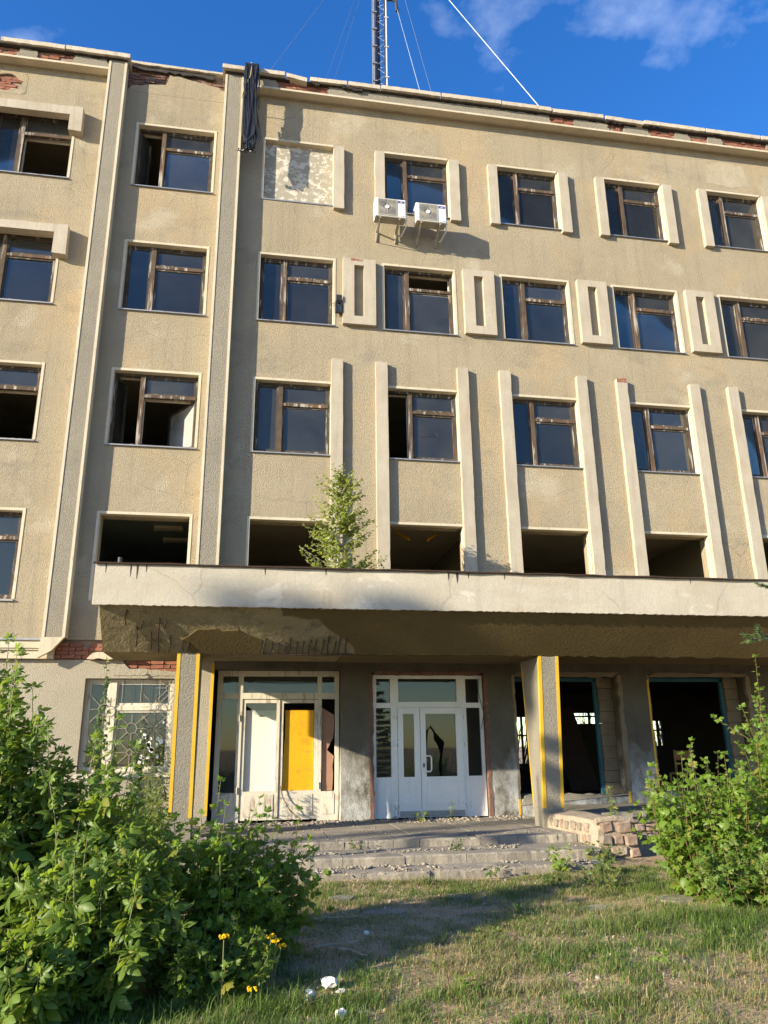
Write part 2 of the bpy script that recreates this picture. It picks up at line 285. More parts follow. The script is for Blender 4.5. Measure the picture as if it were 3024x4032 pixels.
# ------------------------------------------------------------------ mesh helpers
WL = {}                                        # world location of each object (no parent rotations anywhere)
def tag(o, label=None, cat=None, group=None, kind=None):
    if label: o['label'] = label
    if cat: o['category'] = cat
    if group: o['group'] = group
    if kind: o['kind'] = kind
    return o
def thing(name, label, cat, loc=(0, 0, 0), group=None):
    o = bpy.data.objects.new(name, None); COL.objects.link(o); o.empty_display_size = 0.2
    o.location = loc; WL[o] = Vector(loc)
    return tag(o, label, cat, group)
def link(name, me, parent=None, loc=(0, 0, 0)):
    """object whose mesh holds coordinates relative to world point loc"""
    o = bpy.data.objects.new(name, me); COL.objects.link(o)
    if parent is not None:
        o.parent = parent; o.location = Vector(loc) - WL[parent]
    else:
        o.location = loc
    WL[o] = Vector(loc)
    return o
class MB:
    def __init__(s): s.v = []; s.f = []
    def add(s, vs_, fs):
        b = len(s.v); s.v += [tuple(map(float, q)) for q in vs_]; s.f += [tuple(b+i for i in q) for q in fs]; return s
    def box(s, x0, x1, y0, y1, z0, z1):
        return s.add([(x0, y0, z0), (x1, y0, z0), (x1, y1, z0), (x0, y1, z0), (x0, y0, z1), (x1, y0, z1), (x1, y1, z1), (x0, y1, z1)],
                     [(0, 3, 2, 1), (4, 5, 6, 7), (0, 1, 5, 4), (1, 2, 6, 5), (2, 3, 7, 6), (3, 0, 4, 7)])
    def prism(s, poly, y0, y1):                # polygon in (x, z), counter-clockwise seen from -y; front y0, back y1
        n = len(poly)
        vs_ = [(x, y0, z) for x, z in poly] + [(x, y1, z) for x, z in poly]
        return s.add(vs_, [tuple(range(n)), tuple(range(2*n-1, n-1, -1))] + [(i, i+n, (i+1) % n+n, (i+1) % n) for i in range(n)])
    def hexa(s, p):                            # 8 corners in box order
        return s.add(p, [(0, 3, 2, 1), (4, 5, 6, 7), (0, 1, 5, 4), (1, 2, 6, 5), (2, 3, 7, 6), (3, 0, 4, 7)])
    def path(s, pts, r, n=6, r1=None):
        pts = [Vector(q) for q in pts]; m = len(pts); b = len(s.v)
        for i, q in enumerate(pts):
            d = (pts[min(i+1, m-1)] - pts[max(i-1, 0)])
            d = d.normalized() if d.length > 1e-9 else Vector((0, 0, 1))
            a = d.orthogonal().normalized() if i == 0 else (pa - d*pa.dot(d)).normalized()
            pa = a; c = d.cross(a)
            rr = r if r1 is None else r + (r1-r)*i/max(1, m-1)
            for k in range(n):
                t = 2*math.pi*k/n
                s.v.append(tuple(q + (a*math.cos(t) + c*math.sin(t))*rr))
        for i in range(m-1):
            for k in range(n):
                s.f.append((b+i*n+k, b+i*n+(k+1) % n, b+(i+1)*n+(k+1) % n, b+(i+1)*n+k))
        s.f.append(tuple(b+k for k in reversed(range(n)))); s.f.append(tuple(b+(m-1)*n+k for k in range(n)))
        return s
    def mesh(s, name, mat, off=(0, 0, 0), smooth=False):
        me = bpy.data.meshes.new(name); ox, oy, oz = off
        me.from_pydata([(a-ox, b-oy, c-oz) for a, b, c in s.v], [], s.f); me.update()
        me.materials.append(MATS[mat])
        if smooth: me.polygons.foreach_set('use_smooth', [True]*len(me.polygons))
        return me
    def build(s, name, mat, parent=None, loc=None, smooth=False, bevel=0.0):
        if loc is None: loc = tuple(WL[parent]) if parent is not None else (0, 0, 0)
        o = link(name, s.mesh(name, mat, loc, smooth), parent, loc)
        if bevel:
            bm = o.modifiers.new('bevel', 'BEVEL'); bm.width = bevel; bm.segments = 2; bm.limit_method = 'ANGLE'
        return o
def fastmesh(name, V, Fc, mat, attr=None):
    me = bpy.data.meshes.new(name); V = np.asarray(V, np.float32); Fc = np.asarray(Fc, np.int32)
    n, k = Fc.shape
    me.vertices.add(len(V)); me.vertices.foreach_set('co', V.ravel())
    me.loops.add(n*k); me.loops.foreach_set('vertex_index', Fc.ravel())
    me.polygons.add(n); me.polygons.foreach_set('loop_start', np.arange(0, n*k, k, dtype=np.int32))
    me.update(calc_edges=True)
    if attr is not None:
        a = me.attributes.new(attr[0], 'FLOAT', 'POINT'); a.data.foreach_set('value', np.asarray(attr[1], np.float32))
    me.materials.append(MATS[mat]); return me
def rag(rng, a, b, amp, n):
    """ragged open polyline from a to b in 2-D, end point excluded"""
    out = []; dx, dz = b[0]-a[0], b[1]-a[1]; L = math.hypot(dx, dz) or 1
    nx, nz_ = -dz/L, dx/L
    for i in range(n):
        t = (i + (rng.uniform(-.3, .3) if i else 0))/n; k = rng.uniform(-amp, amp) if i else 0
        out.append((a[0]+dx*t+nx*k, a[1]+dz*t+nz_*k))
    return out
def ragpoly(rng, pts, amp, step):
    out = []
    for i, a in enumerate(pts):
        b = pts[(i+1) % len(pts)]
        out += rag(rng, a, b, amp, max(1, int(math.hypot(b[0]-a[0], b[1]-a[1])/step)))
    return out
def project(P):
    d = np.asarray(P, float) - CAM; w = d@fw; w = np.where(w < .05, .05, w)
    return 1512 + FPX*(d@RT)/w, 2016 - FPX*(d@UP)/w, w

# ------------------------------------------------------------------ ground
def vnoise(x, y, s, seed):
    """smooth value noise, vectorised, 0..1"""
    r = np.random.RandomState(seed).rand(64, 64); x = np.asarray(x)*s+31.3; y = np.asarray(y)*s+17.7
    i = np.floor(x).astype(int); j = np.floor(y).astype(int); u = x-i; v = y-j
    u = u*u*(3-2*u); v = v*v*(3-2*v); g = lambda a, b: r[a % 64, b % 64]
    return (g(i, j)*(1-u)+g(i+1, j)*u)*(1-v) + (g(i, j+1)*(1-u)+g(i+1, j+1)*u)*v
def ground_z(x, y):
    near = np.clip(1-(np.abs(np.asarray(x)-2.5)/9.0)**4, 0, 1)*np.clip((-(np.asarray(y))-1.0)/2.0, 0, 1)*np.clip((np.asarray(y)+18)/3.0, 0, 1)
    return near*(0.09*(vnoise(x, y, 0.55, 3)-0.5) + 0.035*(vnoise(x, y, 2.2, 4)-0.5) + 0.012*(vnoise(x, y, 7.0, 5)-0.5)) - 0.02
gx = np.concatenate([[-900, -300, -100, -40, -16], np.arange(-8, 13.01, 0.12), [20, 45, 100, 300, 900]])
gy = np.concatenate([[-900, -300, -100, -40, -20], np.arange(-15, -0.49, 0.12), [1, 6, 14, 40, 100, 300, 900]])
X, Y = np.meshgrid(gx, gy); Z = ground_z(X, Y)
nx_, ny_ = len(gx), len(gy); idx = np.arange(nx_*ny_).reshape(ny_, nx_)
Fq = np.stack([idx[:-1, :-1], idx[:-1, 1:], idx[1:, 1:], idx[1:, :-1]], -1).reshape(-1, 4)
gme = fastmesh('ground', np.stack([X, Y, Z], -1).reshape(-1, 3), Fq, 'ground')
gme.polygons.foreach_set('use_smooth', [True]*len(gme.polygons))
tag(link('ground', gme), 'bare earth and dry soil in front of the abandoned building', None, None, 'structure')
# ------------------------------------------------------------------ the building
B = thing('office_building', 'abandoned five storey beige rendered office block with missing windows and crumbling parapet', 'building', (4.0, 0.0, 0.0))
rng = random.Random(7)
XL = [0.0, 2.97, 5.95, 8.93, 11.92]; WW = 1.735            # right wing columns
ROWS = {2: (4.52, 6.33), 3: (7.885, 9.61), 4: (11.14, 12.89), 5: (14.47, 16.23)}
S0, S1 = -3.045, -1.24; L0, L1 = -6.265, -4.53
X0, X1 = -7.2, 16.4

def wall_grid(mb, x0, x1, z0, z1, y0, y1, holes):
    xs = sorted({x0, x1, *[h[0] for h in holes], *[h[1] for h in holes]}); zs = sorted({z0, z1, *[h[2] for h in holes], *[h[3] for h in holes]})
    xs = [x for x in xs if x0 <= x <= x1]; zs = [z for z in zs if z0 <= z <= z1]
    def solid(i, j):
        if i < 0 or j < 0 or i >= len(xs)-1 or j >= len(zs)-1: return False
        cx, cz = (xs[i]+xs[i+1])/2, (zs[j]+zs[j+1])/2
        return not any(h[0] < cx < h[1] and h[2] < cz < h[3] for h in holes)
    for i in range(len(xs)-1):
        for j in range(len(zs)-1):
            if not solid(i, j): continue
            a, b, c, d = xs[i], xs[i+1], zs[j], zs[j+1]
            mb.add([(a, y0, c), (b, y0, c), (b, y0, d), (a, y0, d)], [(0, 1, 2, 3)])
            mb.add([(a, y1, c), (b, y1, c), (b, y1, d), (a, y1, d)], [(3, 2, 1, 0)])
            if not solid(i-1, j): mb.add([(a, y0, c), (a, y0, d), (a, y1, d), (a, y1, c)], [(0, 1, 2, 3)])
            if not solid(i+1, j): mb.add([(b, y0, c), (b, y0, d), (b, y1, d), (b, y1, c)], [(3, 2, 1, 0)])
            if not solid(i, j-1): mb.add([(a, y0, c), (b, y0, c), (b, y1, c), (a, y1, c)], [(3, 2, 1, 0)])
            if not solid(i, j+1): mb.add([(a, y0, d), (b, y0, d), (b, y1, d), (a, y1, d)], [(0, 1, 2, 3)])

ZB, ZT = 3.35, 17.72                                        # upper facade
holes = []
for r, (za, zb) in ROWS.items():
    holes += [(S0, S1, za, zb), (L0, L1, za, zb)]
    for x in XL: holes.append((x, x+WW, za, zb))
holes += [(-3.42, -1.02, 17.22, ZT+1), (-6.75, -5.72, 16.72, 17.32), (-3.62, -2.45, ZB-1, 3.74)]
mb = MB(); wall_grid(mb, X0, X1, ZB, ZT, 0.0, 0.42, holes)
WALL = mb.build('facade_wall', 'plaster', B)
# ground floor: pale roughcast left of the porch, grimy plaster under the canopy
GH = [(-3.0, -1.33, 1.25, 3.0)]
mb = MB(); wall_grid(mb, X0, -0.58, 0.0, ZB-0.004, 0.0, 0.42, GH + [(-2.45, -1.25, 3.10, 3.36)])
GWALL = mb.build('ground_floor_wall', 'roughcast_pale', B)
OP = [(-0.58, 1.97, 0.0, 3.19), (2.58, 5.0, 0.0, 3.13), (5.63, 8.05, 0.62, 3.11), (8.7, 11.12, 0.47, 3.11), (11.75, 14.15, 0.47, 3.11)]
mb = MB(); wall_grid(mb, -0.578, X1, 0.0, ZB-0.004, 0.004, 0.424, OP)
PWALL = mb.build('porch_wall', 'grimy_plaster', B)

# ---- bricks, one shared mesh per variant
def brick_mesh(seed, mat):
    r = random.Random(seed); mb = MB()
    j = lambda a: a + r.uniform(-.006, .006)
    c = [(j(sx*.122), j(sy*.06), j(sz*.031)) for sx, sy, sz in ((-1, -1, -1), (1, -1, -1), (1, 1, -1), (-1, 1, -1), (-1, -1, 1), (1, -1, 1), (1, 1, 1), (-1, 1, 1))]
    mb.hexa(c); me = mb.mesh('brick', mat)
    return me
BR = [brick_mesh(i, 'brick_red') for i in range(4)]; BD = [brick_mesh(i+9, 'brick_dark') for i in range(4)]
def bricks(parent, x0, x1, z0, z1, yf, var, skip=0.06, keep=None, head=0.25):
    z = z0 + .036; row = 0
    while z + .028 < z1:
        x = x0 + (0.0 if row % 2 else -0.125)
        while x < x1:
            h = rng.random() < head; w = .125 if h else .252
            a, b = max(x, x0), min(x+w, x1)
            cx = (a+b)/2
            if b-a > .06 and rng.random() > skip and (keep is None or keep(cx, z)):
                o = link('brick', rng.choice(var), parent, (cx, yf+.06+rng.uniform(-.012, .022), z))
                o.scale = ((b-a-.012)/.244, 1, 1); o.rotation_euler = (rng.uniform(-.02, .02), rng.uniform(-.015, .015), rng.uniform(-.05, .05))
            x += w
        z += .077; row += 1
def backing(name, x0, x1, y0, y1, z0, z1, parent=B, mat='mortar'):
    return MB().box(x0, x1, y0, y1, z0, z1).build(name, mat, parent)
def patch(name, poly, y0, y1, mat, amp=.03, step=.09, parent=B):
    return MB().prism(ragpoly(rng, poly, amp, step), y0, y1).build(name, mat, parent)
def ring(name, x0, x1, z0, z1, inner, y0, y1, mat, parent=B):
    """plaster with a ragged hole: four slabs round a polygon given as left, top, right, bottom profiles"""
    cx, cz = (x0+x1)/2, (z0+z1)/2
    n = len(inner); outer = []
    for (x, z) in inner:
        dx, dz = x-cx, z-cz
        t = min((x1-cx)/abs(dx) if dx else 9e9, (z1-cz)/abs(dz) if dz else 9e9); outer.append((cx+dx*t, cz+dz*t))
    mb = MB()
    for i in range(n):
        j = (i+1) % n
        a, b, c, d = outer[i], outer[j], inner[j], inner[i]
        mb.add([(a[0], y0, a[1]), (b[0], y0, b[1]), (c[0], y0, c[1]), (d[0], y0, d[1])], [(0, 1, 2, 3)])
        mb.add([(d[0], y0, d[1]), (c[0], y0, c[1]), (c[0], y1, c[1]), (d[0], y1, d[1])], [(0, 1, 2, 3)])
    return mb.build(name, mat, parent)

# patch of bare brick high on the left wing
bk = backing('brick_backing', -6.75, -5.72, .06, .2, 16.72, 17.32)
bricks(bk, -6.7, -5.78, 16.76, 17.28, .03, BR, .04)
inner = []
for k in range(26):
    a = 2*math.pi*k/26; rr = rng.uniform(.72, 1.0)
    inner.append((-6.235+.49*rr*math.cos(a), 17.02+.27*rr*math.sin(a)))
ring('plaster_edge', -6.78, -5.70, 16.69, 17.35, inner, -.004, .05, 'plaster')

# ---- pilasters with pale corner trims
def pilaster(x0, x1, yf, z0, z1):
    p = MB().box(x0, x1, yf, 0.02, z0, z1).build('pilaster', 'roughcast', B)
    for a, b in ((x0-.012, x0+.042), (x1-.042, x1+.012)):
        MB().box(a, b, yf-.012, .0, z0, z1-.03).build('corner_trim', 'cream', p)
    return p
P1 = pilaster(-3.82, -3.42, -.24, 3.75, 17.842); P2 = pilaster(-1.03, -.60, -.28, 4.2, 17.842)
# ---- parapet cornices: pale lip, brick core, plaster fragments, coping slabs
def cornice(x0, x1, yf, exposed, slabs, gapmat=BR):
    c = MB().box(x0, x1, yf+.055, .42, 17.56, 17.92).build('cornice', 'mortar', B)
    MB().prism([(x0, 17.545), (x1, 17.545), (x1, 17.60), (x0, 17.60)], yf-.012, yf+.2).build('cornice_lip', 'cream', c)
    MB().box(x0, x1, yf+.02, 0.0, 17.552, 17.585).build('cornice_soffit', 'strip', c)
    x = x0
    ex = sorted(exposed) + [(x1, x1)]
    for a, b in ex:
        if a-x > .1:
            MB().prism(rag(rng, (x, 17.603), (a, 17.603), .0, 1) + rag(rng, (a, 17.603), (a-.06, 17.83), .04, 4) + rag(rng, (a-.06, 17.83), (x+.05, 17.84), .025, max(2, int((a-x)/.12))) + rag(rng, (x+.05, 17.84), (x, 17.603), .03, 4), yf, yf+.05).build('plaster_patch', 'roughcast', c)
        if b > a: bricks(c, a-.05, b+.05, 17.605, 17.88, yf+.03, gapmat, .12)
        x = b
    for a, b, dz, tilt in slabs:
        n = max(2, int((b-a)/.10)); top, bot = [], []
        for i in range(n+1):
            t = i/n; xx = a+(b-a)*t
            top.append((xx, 18.0+dz+tilt*(t-.5)+rng.uniform(-.006, .004))); bot.append((xx, 17.885+dz+tilt*(t-.5)+rng.uniform(-.010, .006)))
        MB().prism(bot + top[::-1], yf-.13+rng.uniform(-.02, .02), .46).build('coping_slab', 'coping', c)
    MB().box(x0-(.45 if x0 > -2 else 0), x1+(.42 if x1 < 0 else 0), yf-.05, .44, 17.845, 17.882).build('felt_layer', 'tar', c)
    return c
cornice(X0, -3.835, -.24, [(-6.5, -5.95), (-5.45, -4.7)], [(X0, -6.34, -.02, .0), (-6.30, -4.86, 0, .0), (-4.83, -3.34, -.01, -.02)])
sl = [(-1.12, .42, 0, 0), (.46, .98, -.07, -.08), (1.06, 2.0, -.02, .02), (2.04, 2.86, -.01, 0), (2.90, 4.46, 0, 0), (4.50, 6.1, 0, .01), (6.13, 7.5, -.005, 0), (7.54, 9.0, 0, .02),
      (9.06, 10.15, -.03, -.03), (10.2, 12.0, 0, 0), (12.05, 13.7, 0, 0), (13.75, X1, 0, 0)]
cornice(-.60, X1, -.28, [(.28, 1.5), (7.55, 8.15), (9.2, 9.6), (10.4, 11.1), (11.6, 12.1), (12.6, 13.9)], sl)
# loose plaster chunks and torn felt along the parapet
for x, z, w, h in ((.85, 17.80, .45, .06), (1.9, 17.79, .5, .05), (9.05, 17.83, .5, .05), (10.35, 17.86, .3, .12), (12.3, 17.86, .2, .14)):
    patch('torn_felt', [(x, z), (x+w, z-.02), (x+w, z+h), (x, z+h)], -.36, -.28, 'tar', .03, .07)
# centre bay parapet: plaster torn off over dark brick
bk = backing('brick_backing', -3.42, -1.02, .075, .42, 17.22, 18.0)
bricks(bk, -3.40, -1.04, 17.25, 17.98, .035, BD, .06)
po = [(-3.42, 17.20), (-1.02, 17.20)] + rag(rng, (-1.02, 17.56), (-1.55, 17.72), .03, 5) + rag(rng, (-1.55, 17.72), (-2.42, 17.84), .025, 8) + rag(rng, (-2.42, 17.84), (-2.5, 17.52), .03, 3) + rag(rng, (-2.5, 17.52), (-3.42, 17.36), .03, 8)
MB().prism(po, -.004, .06).build('plaster_patch', 'plaster', B)
MB().prism([(-3.40, 18.02)] + [(-3.40+2.36*i/14, 17.99+rng.uniform(-.012, .02)) for i in range(1, 14)] + [(-1.06, 18.0), (-1.06, 18.05), (-3.40, 18.075)], -.09, .44).build('roof_flashing', 'coping', B)
patch('torn_felt', [(-3.4, 17.90), (-1.3, 17.86), (-1.3, 17.97), (-3.4, 17.99)], -.04, .02, 'tar', .03, .1)

# ---- strips, panels and hoods in relief on the right and left wings
SD = -.115
def strip(x0, x1, z0, z1, name='relief_strip'):
    n = max(3, int((z1-z0)/.16)); j = lambda: rng.choice((0, 0, 0, rng.uniform(-.006, .006), rng.uniform(0, .012)))
    po = [(x0, z0), (x1, z0)] + [(x1-j(), z0+(z1-z0)*k/n) for k in range(1, n)] + [(x1-.004, z1), ((x0+x1)/2, z1+rng.uniform(-.015, .004)), (x0+.004, z1-.004)] + [(x0+j(), z1-(z1-z0)*k/n) for k in range(1, n)]
    return MB().prism(po, SD, .0).build(name, 'strip', B)
for i, x in enumerate(XL):
    if i: strip(x-.215, x+.03, 14.36, 16.19)
    strip(x+1.715, x+1.975, 14.33, 16.19)
    if i: strip(x-.245, x+.03, 4.3, 10.215)
    strip(x+1.70, x+1.965, 4.3, 10.215)
    a, b, z0, z1 = x+1.955, x+2.745, 11.15, 12.93
    mb = MB(); wall_grid(mb, a, b, z0, z1, SD, .0, [(a+.27, a+.505, z0+.215, z1-.18)])
    mb.build('relief_panel', 'strip', B)
cap = MB().prism(ragpoly(rng, [(8.69, 10.12), (8.95, 10.13), (8.95, 10.218), (8.69, 10.218)], .02, .05), SD-.006, SD+.02).build('exposed_brick', 'brick_red', B)
MB().prism(ragpoly(rng, [(2.14, 12.87), (2.42, 12.87), (2.42, 12.915), (2.14, 12.915)], .012, .06), SD-.005, SD+.02).build('exposed_brick', 'brick_red', B)
# patch repairs in the render
for x, z, w, h in ((12.1, 16.5, 1.3, .7),):
    patch('plaster_patch', [(x, z), (x+w*.5, z-.06), (x+w, z+.04), (x+w*.93, z+h), (x+w*.4, z+h*1.1), (x+.05, z+h*.9)], -.0035, .01, 'plaster_new', .035, .09)
def hood(zt, zm, zb):
    po = [(X0, zm), (L1-.06, zm), (L1-.06, zb), (L1+.235, zb-.02), (L1+.225, zt+.01), (X0, zt)]
    po = po[:5] + [(L1+.225-(L1+.225-X0)*k/12, zt+rng.uniform(-.012, .006)) for k in range(1, 12)] + [po[5]]
    MB().prism(po, -.20, .0).build('window_hood', 'strip', B)
hood(16.35, 16.11, 15.67); hood(13.04, 12.83, 12.29)

# ---- windows
def tri(x0, x1, z0, z1, name, y, mat, parent, w, d):
    """rectangular frame"""
    mb = MB(); wall_grid(mb, x0, x1, z0, z1, y, y+d, [(x0+w, x1-w, z0+w, z1-w)]); return mb.build(name, mat, parent)
def pane(x0, x1, z0, z1, y, parent, mat='glass'):
    return MB().box(x0, x1, y, y+.005, z0, z1).build('pane', mat, parent)
def sash(x0, x1, z0, z1, y, parent, glazed=True, swing=0.0, hinge='l', mat='weathered_wood', dirty=False):
    """one sash and its pane, swung inwards about its left or right stile"""
    w = .05; hx = x0 if hinge == 'l' else x1
    mb = MB(); wall_grid(mb, x0, x1, z0, z1, y, y+.045, [(x0+w, x1-w, z0+w, z1-w)])
    f = mb.build('sash', mat, parent, (hx, y, z0))
    objs = [f]
    if glazed:
        q = MB().box(x0+w-.005, x1-w+.005, y+.02, y+.025, z0+w-.005, z1-w+.005).build('pane', ('glass_sky_sheen' if abs(swing) > .9 and hinge == 'r' else 'glass_dirty' if dirty else 'glass'), parent, (hx, y, z0)); objs.append(q)
    if glazed and not swing: q.rotation_euler[0] = rng.uniform(-.008, .008); swing = rng.uniform(-.012, .012)
    for q in objs: q.rotation_euler[2] = swing
def surround(x0, x1, z0, z1, sides='ltr', w=.055):
    p = -.010
    if 't' in sides: MB().box(x0-(w if 'l' in sides else 0), x1+(w if 'r' in sides else 0), p, .0, z1, z1+w).build('window_surround', 'cream', B)
    if 'l' in sides: MB().box(x0-w, x0, p, .0, z0, z1-.0005).build('window_surround', 'cream', B)
    if 'r' in sides: MB().box(x1, x1+w, p, .0, z0, z1-.0005).build('window_surround', 'cream', B)
    # painted reveals
    mb = MB(); e = .004
    mb.box(x0, x0+e, -.002, .16, z0, z1-.002); mb.box(x1-e, x1, -.002, .16, z0, z1-.002); mb.box(x0+e, x1-e, -.002, .16, z1-e, z1)
    mb.build('window_reveal', 'cream', B)
def window(x0, x1, z0, z1, miss='', swing=None, sill=True, sides='ltr', tone=0):
    """outer frame with tall left sash, fanlight and large right sash; letters l, u, d mark missing glass"""
    swing = swing or {}
    if sides is not None: surround(x0, x1, z0, z1, sides)
    x0 += .006; x1 -= .006; z0 += .012; z1 -= .008
    y = .135
    fr = tri(x0, x1, z0, z1, 'window', y, 'weathered_wood', B, .05, .09)
    mxx = x0 + (x1-x0)*.335; tz = z1 - (z1-z0)*.30
    MB().box(mxx-.048, mxx+.048, y-.022, y+.085, z0+.03, z1-.03).build('mullion', 'mullion_wood', fr)
    MB().box(mxx+.048, x1-.04, y-.014, y+.08, tz-.035, tz+.035).build('transom', 'mullion_wood', fr)
    dz = rng.random() < .3
    if 'l' not in miss or 'l' in swing: sash(x0+.045, mxx-.044, z0+.045, z1-.045, y+.016, fr, 'l' not in miss, swing.get('l', 0.0), 'l', dirty=dz)
    if 'u' not in miss: sash(mxx+.044, x1-.045, tz+.03, z1-.045, y+.016, fr, dirty=True)
    if 'd' not in miss or 'd' in swing: sash(mxx+.044, x1-.045, z0+.045, tz-.03, y+.016, fr, 'd' not in miss, swing.get('d', 0.0), 'r', dirty=dz)
    # inner frame of the double window
    mb = MB(); wall_grid(mb, x0, x1, z0, z1, y+.16, y+.20, [(x0+.06, mxx-.05, z0+.06, z1-.06), (mxx+.05, x1-.06, z0+.06, tz-.045), (mxx+.05, x1-.06, tz+.045, z1-.06)])
    mb.build('inner_frame', 'peeling_wood', fr)
    if sill:
        mb = MB(); mb.hexa([(x0-.05, -.045, z0-.055), (x1+.05, -.045, z0-.055), (x1+.05, .13, z0-.03), (x0-.05, .13, z0-.03),
                            (x0-.05, -.045, z0-.03), (x1+.05, -.045, z0-.03), (x1+.05, .13, z0-.006), (x0-.05, .13, z0-.006)])
        mb.build('window_sill', 'sill_metal', fr)
    return fr
Z = ROWS
window(L0, L1, *Z[5], miss='d'); window(L0, L1, *Z[4]); window(L0, L1, *Z[3], miss='d'); window(L0, L1, *Z[2])
window(S0, S1, *Z[5], swing={'l': 1.2}); window(S0, S1, *Z[4]); window(S0, S1, *Z[3], swing={'l': 1.25, 'd': -.95})
surround(S0, S1, Z[2][0], Z[2][1])
for i, x in enumerate(XL):
    a, b = x, x+WW
    if i: window(a+.03, b-.02, *Z[5], sides='t')
    window(a, b, *Z[4], miss='u' if i == 1 else '')
    window(a+(.03 if i else 0), b-.035, *Z[3], sides='t' if i else 'lt', miss='l' if i == 1 else '')
    surround(a+(.03 if i else 0), b-.035, Z[2][0], Z[2][1], 't' if i else 'lt')
# walled-up window on the top floor
surround(XL[0], XL[0]+1.715, Z[5][0], Z[5][1], 'lt')
MB().box(XL[0]+.003, XL[0]+WW-.003, .13, .3, Z[5][0]+.003, Z[5][1]-.005).build('blind_panel', 'blistered', B)
MB().box(XL[0]-.02, XL[0]+1.72, -.02, .13, Z[5][0]-.03, Z[5][0]+.002).build('window_sill', 'sill_metal', B)
# scratched scrawl on one pane
mb = MB()
gx0, gz0 = 3.92, 8.52
for sx, pts in ((0, [(0, 0), (.02, .10), (.07, .08), (.07, .02), (0, 0)]), (.10, [(0, 0), (.02, .10), (.07, .08), (.02, .05), (.08, 0)]), (.21, [(0, 0), (.05, .10), (.09, 0), (.06, .04), (.02, .04)])):
    mb.path([(gx0+sx+px, .148, gz0+pz) for px, pz in pts], .004, 4)
mb.path([(gx0-.16, .148, gz0+.0), (gx0-.10, .148, gz0+.03), (gx0-.04, .148, gz0)], .003, 4)
mb.build('scrawl', 'dark_steel', B)

# ---- lower cornice on the left, torn to the brick beside the first pilaster
for z0, z1, yy in ((3.36, 3.52, -.10), (3.52, 3.555, -.135), (3.555, 3.70, -.16)):
    MB().box(X0, -3.62, yy, 0, z0+.001, z1).build('lower_cornice', 'cream', B)
MB().box(X0, -3.80, -.20, .02, 3.702, 3.735).build('cornice_flashing', 'sill_metal', B)
MB().prism([(-3.86, 3.36), (-3.62, 3.50), (-3.42, 3.75), (-3.84, 3.75)], -.262, -.16).build('pilaster_base', 'cream', B)
patch('plaster_patch', [(-3.0, 3.36), (-2.05, 3.36), (-2.3, 3.48), (-2.55, 3.50), (-2.9, 3.47)], -.12, .03, 'cream', .015, .1)
bk = backing('brick_backing', -3.62, -2.30, .07, .3, 3.30, 3.75)
bricks(bk, -3.62, -2.35, 3.37, 3.73, .0, BR, .07)
bk = backing('brick_backing', -2.45, -1.25, .06, .3, 3.08, 3.36)
bricks(bk, -2.44, -1.26, 3.12, 3.34, .02, BR, .1)
patch('plaster_patch', [(-2.5, 3.06), (-1.22, 3.06), (-1.22, 3.14), (-1.7, 3.17), (-2.2, 3.18), (-2.35, 3.37), (-2.5, 3.37)], -.012, .05, 'roughcast_pale', .02, .1)
# ---- canopy: tapered slab on a back beam, two pylons
CX0, CX1, CY, CZ0, CZ1 = -2.36, 15.6, -3.4, 3.85, 4.50
KB, KY, KZ = -1.41, -2.66, 3.20                              # edge beam of the canopy
mb = MB()
prof = [(.0, 3.70), (KB, 3.70), (KB, KZ), (KY, KZ), (CY+.06, CZ0+.02), (CY+.06, 4.30), (0.0, 4.36)]
n = len(prof)
mb.add([(CX0+.10, y, z) for y, z in prof] + [(CX1, y, z) for y, z in prof], [tuple(range(n)), tuple(range(2*n-1, n-1, -1))] + [(i, i+n, (i+1) % n+n, (i+1) % n) for i in range(n)])
CAN = mb.build('canopy', 'bare_concrete', B)
bot = [(CX0+(CX1-CX0)*i/420, CZ0+rng.uniform(-.007, .007)) for i in range(421)]
top = [(CX0, CZ1), (CX1, CZ1)]
MB().prism(bot + top[::-1], CY, CY+.09).build('canopy_fascia', 'fascia', CAN)
MB().box(CX0, CX0+.09, CY+.092, 0.0, 4.05, CZ1).build('canopy_fascia', 'fascia', CAN)
pts = [(CX0-.03+(CX1-CX0)*i/60, CY-.035+rng.uniform(-.015, .015), CZ1+.012+rng.uniform(-.006, .008)) for i in range(61)]
MB().path(pts, .016, 6).build('canopy_flashing', 'rust', CAN)
MB().box(CX0, CX1, CY-.02, CY+.25, CZ1+.002, CZ1+.014).build('canopy_felt', 'tar', CAN)
for x, l, w in ((-2.2, .14, .012), (-1.82, .2, .016), (-1.72, .24, .02), (-1.58, .12, .012), (.3, .12, .014), (1.3, .1, .014), (3.4, .13, .02), (3.55, .18, .03), (3.75, .09, .015), (4.4, .1, .012), (7.9, .08, .012)):
    MB().prism([(x, CZ1-l), (x+w*.6, CZ1-l*.6), (x+w, CZ1-.002), (x-w*.6, CZ1-.002)], CY-.004, CY+.01).build('tar_drip', 'tar', CAN)
